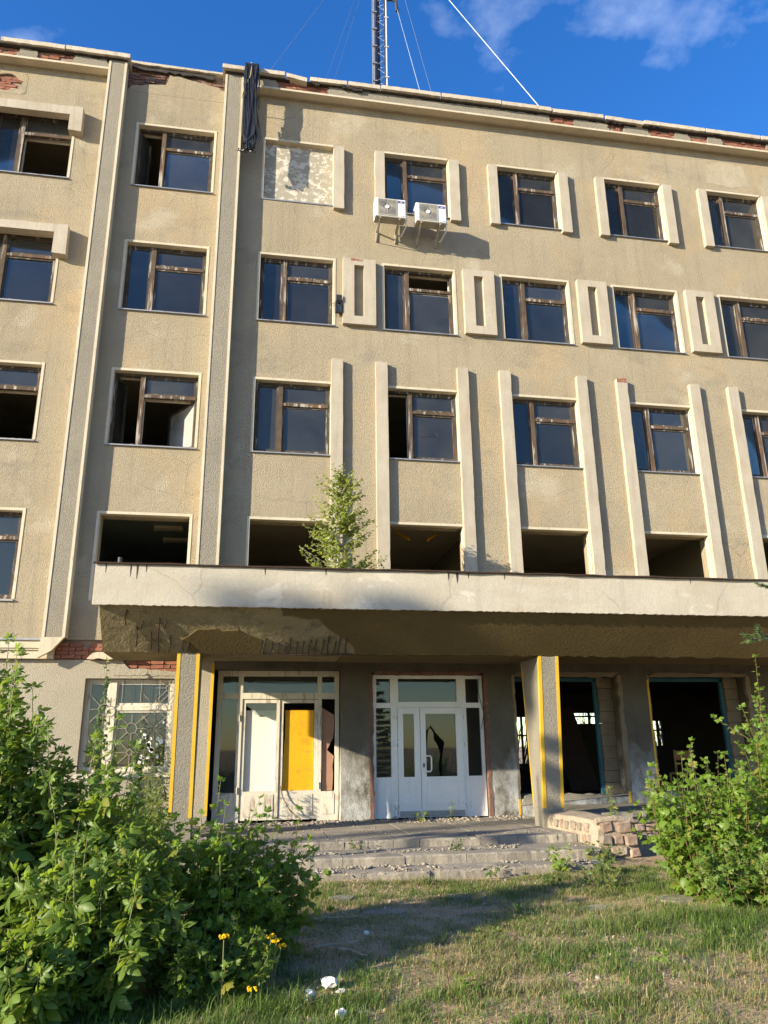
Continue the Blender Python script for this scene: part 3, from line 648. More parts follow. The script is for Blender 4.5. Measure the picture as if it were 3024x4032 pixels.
# plaster skin of the sloping soffit, fallen away in the left part
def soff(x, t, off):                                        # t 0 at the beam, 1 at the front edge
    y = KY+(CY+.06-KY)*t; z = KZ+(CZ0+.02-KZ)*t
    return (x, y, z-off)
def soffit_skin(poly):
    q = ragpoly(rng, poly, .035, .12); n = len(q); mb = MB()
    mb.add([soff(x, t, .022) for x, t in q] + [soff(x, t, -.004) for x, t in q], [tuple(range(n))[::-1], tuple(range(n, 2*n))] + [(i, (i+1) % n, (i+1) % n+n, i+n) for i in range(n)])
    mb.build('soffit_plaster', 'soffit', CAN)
soffit_skin([(.6, .98), (CX1-.1, .98), (CX1-.1, .02), (1.9, .02), (1.75, .30), (1.35, .62), (1.2, .8), (.62, .84)])
soffit_skin([(-.85, .02), (.25, .02), (.3, .3), (-.1, .52), (-.75, .52), (-1.0, .3)])
for x, t0, t1 in [(-1.72, .15, .55), (-1.5, .1, .45), (-1.36, .03, .75), (-1.2, .04, .38), (-1.86, .62, .9), (-1.0, .06, .3), (-.9, .06, .26), (-1.25, .55, .7), (-1.62, .55, .68)] + \
    [(.35+.105*k+rng.uniform(-.02, .02), .02, rng.uniform(.2, .45)) for k in range(14)]:
    MB().path([soff(x+rng.uniform(-.03, .03), t0, .03), soff(x+rng.uniform(-.02, .02), (t0+t1)/2, .036), soff(x+.02, t1, .01)], .011, 5).build('rebar', 'rust', CAN)
MB().path([soff(.3, .03, .03), soff(1.0, .015, .04), soff(1.85, .03, .03)], .012, 5).build('rebar', 'rust', CAN)
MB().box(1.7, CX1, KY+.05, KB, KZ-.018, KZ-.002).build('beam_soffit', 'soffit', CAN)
# stub of a drain pipe on the canopy roof
MB().path([(-2.0, -3.33, 4.30), (-2.0, -3.37, 4.62)], .035, 10).build('drain_pipe', 'dark_steel', CAN)
def pylon(x0, x1):
    f = lambda y0, y1, z: [(x0, y0, z), (x1, y0, z), (x1, y1, z), (x0, y1, z)]
    p = MB().hexa(f(-2.38, -1.95, .25) + f(-2.66, -1.72, KZ-.002)).build('pylon', 'roughcast', B)
    yf = lambda z: -2.38-.28*(z-.25)/(KZ-.25); yb = lambda z: -1.95+.23*(z-.25)/(KZ-.25)
    for a, b in ((x0-.006, x0+.05), (x1-.05, x1+.006)):
        c = []
        for z in (.62, KZ-.004):
            c += [(a, yf(z)-.006, z), (b, yf(z)-.006, z), (b, yf(z)+.05, z), (a, yf(z)+.05, z)]
        MB().hexa(c).build('yellow_edge', 'yellow_paint', p)
    c = []
    for z in (.62, KZ-.004): c += [(x0-.005, yb(z)-.03, z), (x0+.03, yb(z)-.03, z), (x0+.03, yb(z)+.005, z), (x0-.005, yb(z)+.005, z)]
    MB().hexa(c).build('yellow_edge', 'yellow_paint', p)
pylon(-1.07, -.715); pylon(5.205, 5.57)
for x0, x1, z0, z1 in ((-.63, -.574, .45, 3.3), (5.595, 5.635, .32, .62), (7.99, 8.045, .50, .72), (8.665, 8.705, .48, 3.0)):
    MB().box(x0, x1, -.008, .06, z0, z1).build('yellow_edge', 'yellow_paint', B)

# ---- ground floor window with wrought grille
gw = tri(-2.995, -1.335, 1.255, 2.99, 'window', .12, 'peeling_wood', B, .06, .1)
MB().box(-2.56, -2.42, .10, .20, 1.3, 2.95).build('mullion', 'peeling_wood', gw)
MB().box(-2.42, -1.38, .11, .19, 2.40, 2.50).build('transom', 'peeling_wood', gw)
for a, b, c, d in ((-2.94, -2.55, 1.31, 2.94), (-2.43, -1.39, 2.49, 2.94), (-2.43, -1.39, 1.31, 2.41)): sash(a, b, c, d, .135, gw, mat='peeling_wood', dirty=True)
MB().hexa([(-3.03, -.06, 1.17), (-1.30, -.06, 1.17), (-1.30, .12, 1.19), (-3.03, .12, 1.19), (-3.03, -.06, 1.23), (-1.30, -.06, 1.23), (-1.30, .12, 1.25), (-3.03, .12, 1.25)]).build('window_sill', 'peeling_wood', gw)
mb = MB(); gy_ = .045
def bar(a, b): mb.path([(a[0], gy_, a[1]), (b[0], gy_, b[1])], .0052, 5)
def ringb(cx, cz, r): mb.path([(cx+r*math.cos(2*math.pi*k/14), gy_, cz+r*math.sin(2*math.pi*k/14)) for k in range(15)], .006, 5)
for x in (-2.98, -1.35): bar((x, 1.27), (x, 2.97))
for z in (1.27, 2.97): bar((-2.98, z), (-1.35, z))
for cx, cz, r in ((-2.08, 2.06, .10), (-1.66, 2.06, .05), (-2.08, 1.62, .05), (-2.62, 1.62, .10), (-2.62, 2.42, .10), (-1.66, 2.46, .09), (-1.42, 2.82, .06)):
    ringb(cx, cz, r)
    for k in range(8):
        a = math.pi*k/4; L = {0: .26, 1: .34}[k % 2]
        q = (cx+L*math.cos(a), cz+L*math.sin(a)); q = (min(max(q[0], -2.97), -1.36), min(max(q[1], 1.28), 2.96))
        bar((cx+r*math.cos(a), cz+r*math.sin(a)), q)
for x in (-2.3, -1.95, -1.60): bar((x, 2.55), (x, 2.96))
mb.build('grille', 'grille_paint', gw)
# paint splashes left on the glass
for k in range(26):
    cx, cz = -1.72+rng.gauss(0, .13), 1.72+rng.gauss(0, .2); r = rng.uniform(.012, .055)
    po = [(cx+r*rng.uniform(.6, 1.1)*math.cos(2*math.pi*j/9), cz+r*1.3*rng.uniform(.6, 1.1)*math.sin(2*math.pi*j/9)) for j in range(9)]
    MB().prism(po, .150, .1535).build('paint_splash', 'ac_white', gw)

# ---- wooden entrance with boarded leaves
y = .25
mb = MB(); wall_grid(mb, -.50, 1.955, .30, 3.18, y, y+.11, [(-.40, -.09, .84, 2.62), (-.40, -.09, 2.74, 3.07), (.01, 1.51, 2.74, 3.07), (1.60, 1.86, 2.74, 3.07), (1.60, 1.88, .84, 2.62), (.005, 1.525, .29, 2.62)])
D1 = mb.build('entrance_door', 'peeling_wood', B)
for a, b, c, d in ((-.40, -.09, 2.74, 3.07), (.01, 1.51, 2.74, 3.07), (1.60, 1.86, 2.74, 3.07), (-.40, -.09, .84, 2.62)): pane(a-.004, b+.004, c-.004, d+.004, y+.05, D1, 'glass_dirty')
for a, b in ((.008, .755), (.765, 1.522)):
    mb = MB(); wall_grid(mb, a, b, .33, 2.61, y+.02, y+.075, [(a+.065, b-.065, .86, 2.54)]); mb.build('door_leaf', 'peeling_wood', D1)
    MB().box(a+.09, b-.09, y+.008, y+.03, .40, .80).build('door_panel', 'peeling_wood', D1)
MB().box(-.38, -.11, y-.012, y+.01, .42, .80).build('door_panel', 'peeling_wood', D1)
MB().box(1.62, 1.86, y-.012, y+.01, .42, .80).build('door_panel', 'peeling_wood', D1)
tag(MB().box(.05, .70, y+.085, y+.097, .85, 2.40).build('board', 'white_board', D1), 'white board closing the left door leaf')
tag(MB().prism([(.84, .85), (1.45, .85), (1.45, 2.40), (.87, 2.40), (.875, 1.95), (.85, 1.5)], y+.085, y+.097).build('board', 'yellow_board', D1), 'bright yellow board closing the right door leaf')
MB().prism(ragpoly(rng, [(1.61, .85), (1.83, .85), (1.86, 1.5), (1.72, 1.62), (1.84, 1.85), (1.86, 2.3), (1.61, 2.45)], .02, .15), y+.055, y+.066).build('board', 'brown_board', D1)
MB().prism(ragpoly(rng, [(.28, 2.30), (.69, 2.24), (.69, 2.55), (.07, 2.55), (.07, 2.50)], .04, .1), y+.04, y+.045).build('pane', 'glass_dirty', D1)
for a, z in ((-.04, 2.25), (-.04, .88), (1.555, 2.25), (1.555, .95)):
    MB().path([(a, y-.012, z-.06), (a, y-.012, z+.06)], .014, 8).build('hinge', 'peeling_wood', D1)
MB().path([(.80, y-.03, .95), (.86, y-.08, .72), (1.0, y-.14, .5), (1.22, y-.30, .34)], .012, 6).build('loose_strip', 'bark', D1)
MB().box(.755, .768, y+.005, y+.03, .36, 2.6).build('door_leaf_gap', 'dark_timber', D1)
# ---- white plastic entrance
y = .13
mb = MB(); wall_grid(mb, 2.635, 4.975, .31, 3.09, y, y+.08, [(2.71, 3.0, 2.53, 3.02), (3.17, 4.42, 2.55, 3.02), (4.61, 4.90, 2.53, 3.02), (2.70, 3.01, 1.08, 2.43), (4.61, 4.91, 1.08, 2.43), (3.14, 4.515, .29, 2.43)])
D2 = mb.build('entrance_door', 'pvc', B)
for a, b, c, d in ((2.71, 3.0, 2.53, 3.02), (3.17, 4.42, 2.55, 3.02), (4.61, 4.90, 2.53, 3.02), (2.70, 3.01, 1.08, 2.43), (4.61, 4.91, 1.08, 2.43)): pane(a-.004, b+.004, c-.004, d+.004, y+.04, D2)
for a, b in ((2.72, 2.99), (4.63, 4.90)): MB().box(a, b, y-.008, y+.01, .42, 1.0).build('door_panel', 'pvc', D2, bevel=.004)
for a, b, ga, gb in ((3.145, 3.605, 3.255, 3.485), (3.615, 4.512, 3.725, 4.37)):
    mb = MB(); wall_grid(mb, a, b, .325, 2.425, y-.03, y+.05, [(ga, gb, 1.08, 2.31)]); lf = mb.build('door_leaf', 'pvc', D2)
    MB().box(ga, gb, y-.038, y-.02, .55, 1.0).build('door_panel', 'pvc', D2, bevel=.004)
    MB().box(a+.02, b-.02, y-.036, y-.025, .335, .44).build('kick_strip', 'sill_metal', D2)
pane(3.25, 3.49, 1.075, 2.315, y+.01, D2)
MB().prism(rag(rng, (3.72, 1.075), (4.0, 1.10), .02, 3) + rag(rng, (4.0, 1.1), (4.03, 1.5), .03, 4) + rag(rng, (4.03, 1.5), (3.9, 1.9), .04, 4) + rag(rng, (3.9, 1.9), (3.82, 2.05), .02, 3) + rag(rng, (3.82, 2.05), (3.72, 1.8), .02, 3), y+.008, y+.012).build('pane', 'glass_dirty', D2)
MB().prism([(4.05, 1.075), (4.375, 1.075), (4.375, 2.315), (3.72, 2.315), (3.72, 1.95), (3.84, 2.08), (3.95, 1.92), (4.12, 1.75), (4.06, 1.4)], y+.008, y+.012).build('pane', 'glass', D2)
MB().path([(3.67, y-.03, 1.48), (3.67, y-.085, 1.48), (3.79, y-.09, 1.48), (3.815, y-.09, 1.45), (3.815, y-.09, 1.22), (3.79, y-.09, 1.18), (3.67, y-.085, 1.18), (3.67, y-.03, 1.18)], .016, 8).build('door_handle', 'pvc', D2, smooth=True)
MB().box(3.655, 3.685, y-.045, y-.03, 1.26, 1.34).build('lock_plate', 'dark_steel', D2)
for z in (.55, 1.72, 2.26):
    for a, s_ in ((3.09, 1), (4.565, -1)):
        MB().box(a-.02, a+.02, y-.05, y-.0, z-.055, z+.055).box(min(a, a+s_*.10), max(a, a+s_*.10), y-.052, y-.032, z+.015, z+.05).build('hinge', 'pvc', D2)
mb = MB().path([(4.90, y-.01, 3.02), (4.88, y-.02, 2.75), (4.95, y-.02, 2.45), (4.99, y-.02, 2.3), (4.93, y-.03, 2.1), (4.92, y-.03, 2.0)], .008, 5); mb.build('loose_cable', 'cable_black', D2)
# raw brick jambs and lintels left round the doors
for a, b, z0, z1 in ((4.985, 5.06, .31, 3.1), (2.55, 2.63, .31, 3.1)):
    MB().prism(rag(rng, (a, z0), (b, z0), 0, 1) + rag(rng, (b, z0), (b, z1), .018, 24) + rag(rng, (b, z1), (a, z1), 0, 1) + rag(rng, (a, z1), (a, z0), .012, 24), -.006, .10).build('rendered_jamb', 'brick_dark', B)
MB().prism(rag(rng, (2.6, 3.09), (5.0, 3.09), .012, 14) + rag(rng, (5.0, 3.16), (2.6, 3.16), .02, 16), -.006, .1).build('rendered_jamb', 'brick_dark', B)
for x0, x1 in ((5.63, 8.05), (8.7, 11.12), (11.75, 14.15)):
    for k in range(10):
        z = .64+.245*k
        MB().box(x1-.32+rng.uniform(-.02, .01), x1-.004, .43+rng.uniform(-.0, .012), .62, z, z+.235).build('jamb_block', 'block', B)
    MB().prism(rag(rng, (x1-.06, .62), (x1+.03, .62), 0, 1) + rag(rng, (x1+.03, .62), (x1+.03, 3.1), .02, 20) + rag(rng, (x1+.03, 3.1), (x1-.06, 3.1), 0, 1) + rag(rng, (x1-.06, 3.1), (x1-.06, .62), .03, 20), -.005, .09).build('rendered_jamb', 'block', B)
    MB().prism(rag(rng, (x0-.03, .62), (x0+.02, .62), 0, 1) + rag(rng, (x0+.02, .62), (x0+.02, 3.1), .018, 22) + rag(rng, (x0+.02, 3.1), (x0-.03, 3.1), 0, 1) + rag(rng, (x0-.03, 3.1), (x0-.03, .62), .012, 22), -.005, .09).build('rendered_jamb', 'block', B)
    MB().prism(rag(rng, (x0, 3.06), (x1, 3.06), .014, 16) + rag(rng, (x1, 3.15), (x0, 3.15), .02, 16), -.006, .1).build('rendered_jamb', 'block', B)
    MB().prism(rag(rng, (x0, .50), (x1, .50), 0, 1) + rag(rng, (x1, .66), (x0, .70), .02, 20), -.015, .44).build('broken_sill', 'roughcast_pale', B)
    MB().box(x1-.40, x1-.33, .50, .58, .55, 3.05).build('door_post', 'teal_paint', B)
    MB().box(x0+.02, x1-.33, .50, .58, 3.0, 3.08).build('door_head', 'teal_paint', B)

# ---- rooms behind the openings
for k, zf in enumerate((3.38, 6.68, 9.98, 13.28, 16.72)):
    MB().box(X0, X1, .421, 9.0, zf, zf+.22).build('floor_slab', 'room_ceiling', B)
MB().box(X0, X1, .421, 9.3, 17.5, 17.72).build('roof_slab', 'roof_felt', B)
for r, (za, zb) in ROWS.items():
    z0 = {2: 3.60, 3: 6.90, 4: 10.20, 5: 13.50}[r]; z1 = {2: 6.68, 3: 9.98, 4: 13.28, 5: 16.72}[r]
    MB().box(X0, X1, 5.6, 5.7, z0, z1).build('corridor_wall', 'room_wall', B)
    for x in (X0+.05, -3.72, -.82, 5.3, 11.3, X1-.05):
        MB().box(x-.05, x+.05, .421, 5.598, z0, z1).build('partition', 'room_teal' if (r == 2 and x in (-3.72,)) else 'room_wall', B)
MB().box(-3.66, -.88, .43, 5.59, 6.655, 6.678).build('ceiling_lining', 'room_teal', B)
for x, y in ((-2.1, 1.9), (-2.0, 3.0)):
    f = MB().box(x-.10, x+.55, y, y+.22, 6.585, 6.652).build('ceiling_lamp', 'cream', B)
    for xx in (x-.10, x+.50): MB().box(xx, xx+.05, y-.01, y+.23, 6.57, 6.60).build('lamp_end', 'cream', f)
for x, s_ in ((3.55, 1), (4.25, -1)):
    MB().path([(x-.14*s_, 1.3, 6.52), (x, 1.2, 6.40), (x+.14*s_, 1.1, 6.28)], .03, 6).build('hanging_plaster', 'yellow_board', B)
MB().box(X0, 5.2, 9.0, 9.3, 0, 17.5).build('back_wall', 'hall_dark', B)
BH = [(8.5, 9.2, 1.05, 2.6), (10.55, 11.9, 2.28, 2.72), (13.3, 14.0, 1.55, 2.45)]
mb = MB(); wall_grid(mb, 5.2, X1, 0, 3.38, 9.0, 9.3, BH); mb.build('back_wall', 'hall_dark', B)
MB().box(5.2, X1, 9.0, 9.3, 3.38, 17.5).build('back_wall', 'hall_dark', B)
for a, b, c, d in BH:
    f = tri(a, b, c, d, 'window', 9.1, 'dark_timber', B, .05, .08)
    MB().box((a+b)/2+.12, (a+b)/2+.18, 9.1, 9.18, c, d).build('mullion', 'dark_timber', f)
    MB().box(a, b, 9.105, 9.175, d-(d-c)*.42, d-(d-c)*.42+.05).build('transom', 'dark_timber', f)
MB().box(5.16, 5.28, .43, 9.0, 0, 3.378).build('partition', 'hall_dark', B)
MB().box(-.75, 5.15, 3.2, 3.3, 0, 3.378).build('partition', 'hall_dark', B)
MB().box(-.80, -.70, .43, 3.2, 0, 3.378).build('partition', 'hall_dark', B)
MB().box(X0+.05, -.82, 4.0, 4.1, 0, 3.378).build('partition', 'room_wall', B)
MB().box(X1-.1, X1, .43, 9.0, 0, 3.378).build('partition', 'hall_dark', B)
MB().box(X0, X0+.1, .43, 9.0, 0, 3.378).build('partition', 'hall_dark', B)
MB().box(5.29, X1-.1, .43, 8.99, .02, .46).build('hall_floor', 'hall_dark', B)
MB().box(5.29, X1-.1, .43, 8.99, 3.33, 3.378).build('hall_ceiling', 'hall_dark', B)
# ------------------------------------------------------------------ things on and in the building
def leaning():
    t = thing('leaning_board', 'dark brown board leaning inside the doorway behind the right pylon', 'board', (9.3, 5.5, .46))
    MB().hexa([(8.9, 5.2, .46), (9.75, 5.2, .46), (9.75, 5.25, .46), (8.9, 5.25, .46), (8.6, 6.0, 2.55), (9.45, 6.0, 2.75), (9.45, 6.05, 2.75), (8.6, 6.05, 2.55)]).build('panel', 'dark_timber', t)
    MB().path([(8.9, 5.17, .5), (8.6, 5.97, 2.54)], .02, 5).build('batten', 'dark_timber', t)
leaning()
def chair(cx, cy, z):
    t = thing('wooden_chair', 'pale wooden chair standing in the dark hall behind the ninebark bush', 'chair', (cx, cy, z))
    MB().box(cx-.22, cx+.20, cy-.2, cy+.2, z+.52, z+.56).build('seat', 'timber', t, bevel=.01)
    for dx, dy, h in ((-.2, -.18, .52), (-.2, .18, .52), (.17, -.18, 1.06), (.17, .18, 1.06)):
        MB().box(cx+dx-.02, cx+dx+.02, cy+dy-.02, cy+dy+.02, z, z+h).build('leg', 'timber', t, bevel=.004)
    MB().box(cx+.155, cx+.185, cy-.16, cy+.16, z+.83, z+1.04).build('backrest', 'timber', t, bevel=.006)
    MB().box(cx-.18, cx+.15, cy-.19, cy-.17, z+.40, z+.45).build('apron', 'timber', t)
    t.rotation_euler[2] = rad(38)
chair(10.1, 1.5, .46)

def aircon(x, z, label):
    yb, yf, w, h = -.34, -.62, .755, .51
    t = thing('air_conditioner', label, 'air conditioner', (x, 0, z-.45), 'outdoor units below the top floor window')
    MB().box(x, x+w, yf, yb, z, z+h).build('casing', 'ac_white', t, bevel=.02)
    MB().box(x+.01, x+w-.01, yf+.01, yb-.01, z-.012, z+.002).build('base_pan', 'ac_base', t)
    g = MB().box(x+.075, x+.53, yf-.006, yf+.01, z+.035, z+.475).build('fan_grille', 'ac_grey', t, bevel=.004)
    cx, cz = x+.30, z+.255
    mb = MB(); wall_grid(mb, x+.065, x+.54, z+.025, z+.485, yf-.012, yf+.005, [(x+.085, x+.52, z+.045, z+.465)]); mb.build('grille_rim', 'ac_grey_light', g)
    for k in range(13):
        u = -.195+.0325*k; mb = MB(); pts = []
        for j in range(15):
            v = -.20+.4*j/14
            b = math.exp(-(v/.085)**2)*.085*math.exp(-(abs(u)/.17)**2)*(1 if u > 0 else -1 if u < 0 else 0)
            pts.append((cx+max(-.205, min(.205, u+b)), yf-.013, cz+v))
        mb.path(pts, .0055, 4).build('grille_wire', 'ac_grey_light', g)
    MB().path([(cx, yf-.004, cz), (cx, yf-.024, cz)], .046, 18).build('fan_hub', 'ac_white', g)
    n = MB().box(x+.565, x+.72, yf-.004, yf+.01, z+.395, z+.465).build('name_plate', 'ac_violet', t)
    for a, b, q in ((.60, .685, .41), (.625, .66, .435)): MB().box(x+a, x+b, yf-.006, yf, z+q, z+q+.009).build('plate_mark', 'ac_white', n)
    for k in range(4): MB().box(x+.565, x+.73, yf-.004, yf+.005, z+.09+.075*k, z+.095+.075*k).build('casing_groove', 'ac_grey_light', t)
    MB().box(x+.66, x+.715, yf-.004, yf+.004, z+.03, z+.045).build('plate_mark', 'ac_violet', t)
    for bx in (x+.13, x+.60):
        b = MB().box(bx-.02, bx+.02, yf+.02, .0, z-.05, z-.012).box(bx-.02, bx+.02, -.03, .0, z-.31, z-.05).build('bracket', 'ac_base', t)
        MB().hexa([(bx-.015, -.03, z-.31), (bx+.015, -.03, z-.31), (bx+.015, .0, z-.31), (bx-.015, .0, z-.31), (bx-.015, yf+.05, z-.05), (bx+.015, yf+.05, z-.05), (bx+.015, yf+.10, z-.05), (bx-.015, yf+.10, z-.05)]).build('brace', 'ac_base', b)
    MB().box(x+w, x+w+.05, yb-.16, yb-.02, z+.04, z+.20).build('valve_cover', 'ac_white', t, bevel=.008)
    MB().path([(x+w+.03, yb-.1, z+.06), (x+w+.05, yb-.05, z-.05), (x+w-.02, -.05, z-.12), (x+w-.05, .0, z-.10)], .018, 6).build('pipe', 'ac_white', t)
aircon(2.66, 13.835, 'white outdoor air conditioner nearer the walled-up window')
aircon(3.665, 13.815, 'white outdoor air conditioner at the right jamb of its window')

def floodlight():
    t = thing('floodlight', 'small black double floodlight fixed beside the first relief panel', 'floodlight', (1.86, 0, 11.65))
    MB().box(1.79, 1.93, -.16, -.06, 11.70, 11.87).build('control_box', 'cable_black', t, bevel=.012)
    for k in range(4): MB().box(1.80, 1.92, -.168, -.158, 11.73+.03*k, 11.742+.03*k).build('cooling_rib', 'dark_steel', t)
    mb = MB(); wall_grid(mb, 1.775, 1.935, 11.42, 11.69, -.14, -.05, [(1.80, 1.91, 11.455, 11.665)]); mb.build('lamp_body', 'cable_black', t)
    MB().box(1.80, 1.91, -.10, -.095, 11.455, 11.665).build('lens', 'glass', t)
    MB().box(1.80, 1.91, -.075, -.06, 11.455, 11.665).build('reflector', 'ac_grey_light', t)
    MB().path([(1.80, -.12, 11.75), (1.855, -.13, 11.56), (1.91, -.12, 11.47)], .008, 5).build('guard', 'dark_steel', t)
    MB().box(1.84, 1.88, -.06, .0, 11.60, 11.72).build('bracket', 'dark_steel', t)
    MB().path([(1.79, -.08, 11.70), (1.70, -.03, 11.68), (1.64, -.01, 11.62)], .008, 5).build('cable', 'cable_black', t)
floodlight()

def cablebundle():
    t = thing('cable_bundle', 'thick hank of black cables hanging over the parapet beside the second pilaster', 'cables', (-.4, -.45, 16.7))
    r = random.Random(5)
    for k in range(30):
        x = -.55+.30*(k % 10)/9+r.uniform(-.012, .012); y = -.50-.028*(k//10)+r.uniform(-.01, .01)
        zb = r.uniform(15.45, 15.75); w = r.uniform(.01, .07); col = 'cable_black' if k != 99 else 'cable_yellow'
        pts = [(x, .1, 18.02), (x, y+.12, 18.06+.02*r.random()), (x, y, 17.98)]
        n = 9
        for j in range(1, n):
            f = j/n
            pts.append((x*(1-f*.35)+(-.40)*f*.35+w*math.sin(f*5+k)*.8+r.uniform(-.012, .012), y+r.uniform(-.015, .015)+.06*f, 17.98+(zb-17.98)*f))
        xe = -.40+r.uniform(-.13, .13)
        pts += [(xe, y+.06, zb-.05), (xe+.04, y+.10, zb+.02), (xe+.05+r.uniform(0, .05), y+.09, zb+.35), (x*.7-.12+r.uniform(-.04, .04), y+.08, 16.7+r.uniform(-.2, .3))]
        MB().path(pts, r.uniform(.014, .020), 5).build('cable', col, t)
    for a in (0, 1, 2):
        MB().path([(-.30, -.5, 17.2), (-.22, -.42, 16.6), (-.18+.04*a, -.44, 15.9), (-.26+.03*a, -.5, 15.6-.06*a), (-.35, -.5, 15.7), (-.32, -.5, 16.4)], .009, 5).build('cable', 'cable_black', t)
    MB().path([(-.62, -.3, 17.15), (-.55, -.5, 17.28), (-.42, -.56, 17.6), (-.40, -.56, 18.0), (-.45, -.4, 18.12), (-.47, .0, 18.05)], .011, 5).build('cable', 'cable_yellow', t)
    for k in range(14):
        MB().path([(-.21, -.48, 17.05-.03*k), (-.17, -.50, 17.06-.03*k)], .006, 4).build('clip', 'dark_steel', t)
    r2 = random.Random(8)
    for k in range(16):
        x, z = -.42+r2.gauss(0, .10), 15.42+r2.gauss(0, .06)
        MB().path([(x, -.46+r2.uniform(-.04, .04), z), (x+r2.uniform(-.07, .07), -.46, z+r2.uniform(-.03, .05)), (x+r2.uniform(-.05, .05), -.44, z+r2.uniform(.02, .1))], r2.uniform(.012, .022), 5).build('cable_end', 'cable_black', t)
cablebundle()

def mast():
    t = thing('radio_mast', 'slender steel lattice radio mast with cables rising above the roof', 'mast', (3.85, 5.0, 17.72))
    legs = [(3.62, 5.0), (4.06, 4.95), (3.86, 5.38)]; zt = 31.6
    for x, y in legs: MB().path([(x, y, 17.72), (x, y, zt)], .036, 8).build('mast_leg', 'steel', t)
    mb = MB(); z = 18.0; k = 0
    while z < zt-.4:
        for i in range(3):
            a, b = legs[i], legs[(i+1) % 3]
            mb2 = MB().path([(*a, z), (*b, z+.36)], .011, 5).path([(*b, z+.36), (*a, z+.72)], .011, 5)
            if z > 21: mb2.build('lattice_brace', 'steel', t)
        z += .72
    for z in np.arange(22.2, 31, .78):
        MB().box(3.55, 3.72, 4.92, 5.0, z, z+.05).build('cable_clamp', 'steel', t)
    for i, (dx, dy, col) in enumerate(((.06, -.04, 'cable_black'), (.10, -.02, 'cable_black'), (.13, .0, 'cable_black'), (.165, .02, 'cable_black'), (.20, .03, 'cable_black'), (-.05, -.03, 'steel'), (.385, -.05, 'cable_black'))):
        MB().path([(3.62+dx+.01*math.sin(q*.9+i), 5+dy, 17.8+q*1.15) for q in range(13)], .021 if col == 'cable_black' else .014, 6).build('feeder_cable', col, t)
    for z in np.arange(22.6, 31, 1.35):
        MB().box(3.99, 4.13, 4.88, 4.93, z, z+.04).build('cable_clamp', 'wire_white', t)
    MB().path([(4.06, 4.92, 17.8), (4.06, 4.90, zt)], .022, 8).build('feeder_pipe', 'wire_white', t)
    arm = MB().path([(4.06, 4.95, 27.55), (4.30, 4.95, 27.60), (4.47, 4.95, 27.50)], .045, 8).build('side_arm', 'dark_steel', t)
    MB().path([(4.44, 4.95, 27.55), (4.46, 4.95, 27.1)], .05, 8).build('insulator', 'dark_steel', t)
    MB().path([(4.50, 4.95, 27.3), (4.53, 4.95, 26.98), (4.56, 4.95, 27.25)], .012, 5).build('shackle', 'dark_steel', t)
    ap = (4.0, 5.0, 31.5)
    for a, b, r, c in ((ap, (7.75, .1, 18.02), .012, 'wire_white'), (ap, (4.45, .1, 18.02), .006, 'wire_dark'), ((4.47, 4.95, 27.2), (4.13, .1, 18.02), .006, 'wire_white'), (ap, (-.2, .1, 18.02), .006, 'wire_dark'), (ap, (1.38, .1, 18.02), .004, 'wire_dark'), ((3.9, 5, 30.9), (1.62, .1, 18.02), .004, 'wire_dark')):
        MB().path([a, b], r, 5).build('guy_wire', c, t)
mast()

# ------------------------------------------------------------------ porch, steps, stone walls
def rock_mesh(seed, mat, sub=0, sx=1, sy=1, sz=1):
    r = random.Random(seed); import bmesh
    bm = bmesh.new(); bmesh.ops.create_icosphere(bm, subdivisions=1, radius=1.0)
    for v in bm.verts: v.co = Vector((v.co.x*sx, v.co.y*sy, v.co.z*sz))*r.uniform(.72, 1.12)
    me = bpy.data.meshes.new('stone'); bm.to_mesh(me); bm.free(); me.materials.append(MATS[mat]); return me
def stone_mesh(seed, mat):
    """squared rubble stone, unit size, chamfered and knocked about"""
    r = random.Random(seed); import bmesh
    bm = bmesh.new(); bmesh.ops.create_cube(bm, size=1.0)
    for v in bm.verts: v.co += Vector((r.uniform(-.09, .09), r.uniform(-.05, .05), r.uniform(-.09, .09)))
    bmesh.ops.bevel(bm, geom=bm.edges[:], offset=.14, segments=1, affect='EDGES')
    for v in bm.verts: v.co += Vector((r.uniform(-.025, .025), r.uniform(-.025, .025), r.uniform(-.025, .025)))
    me = bpy.data.meshes.new('stone'); bm.to_mesh(me); bm.free(); me.materials.append(MATS[mat]); return me
SP = [stone_mesh(i, 'stone_pink') for i in range(5)]; SG = [stone_mesh(i+20, 'stone_grey') for i in range(5)]

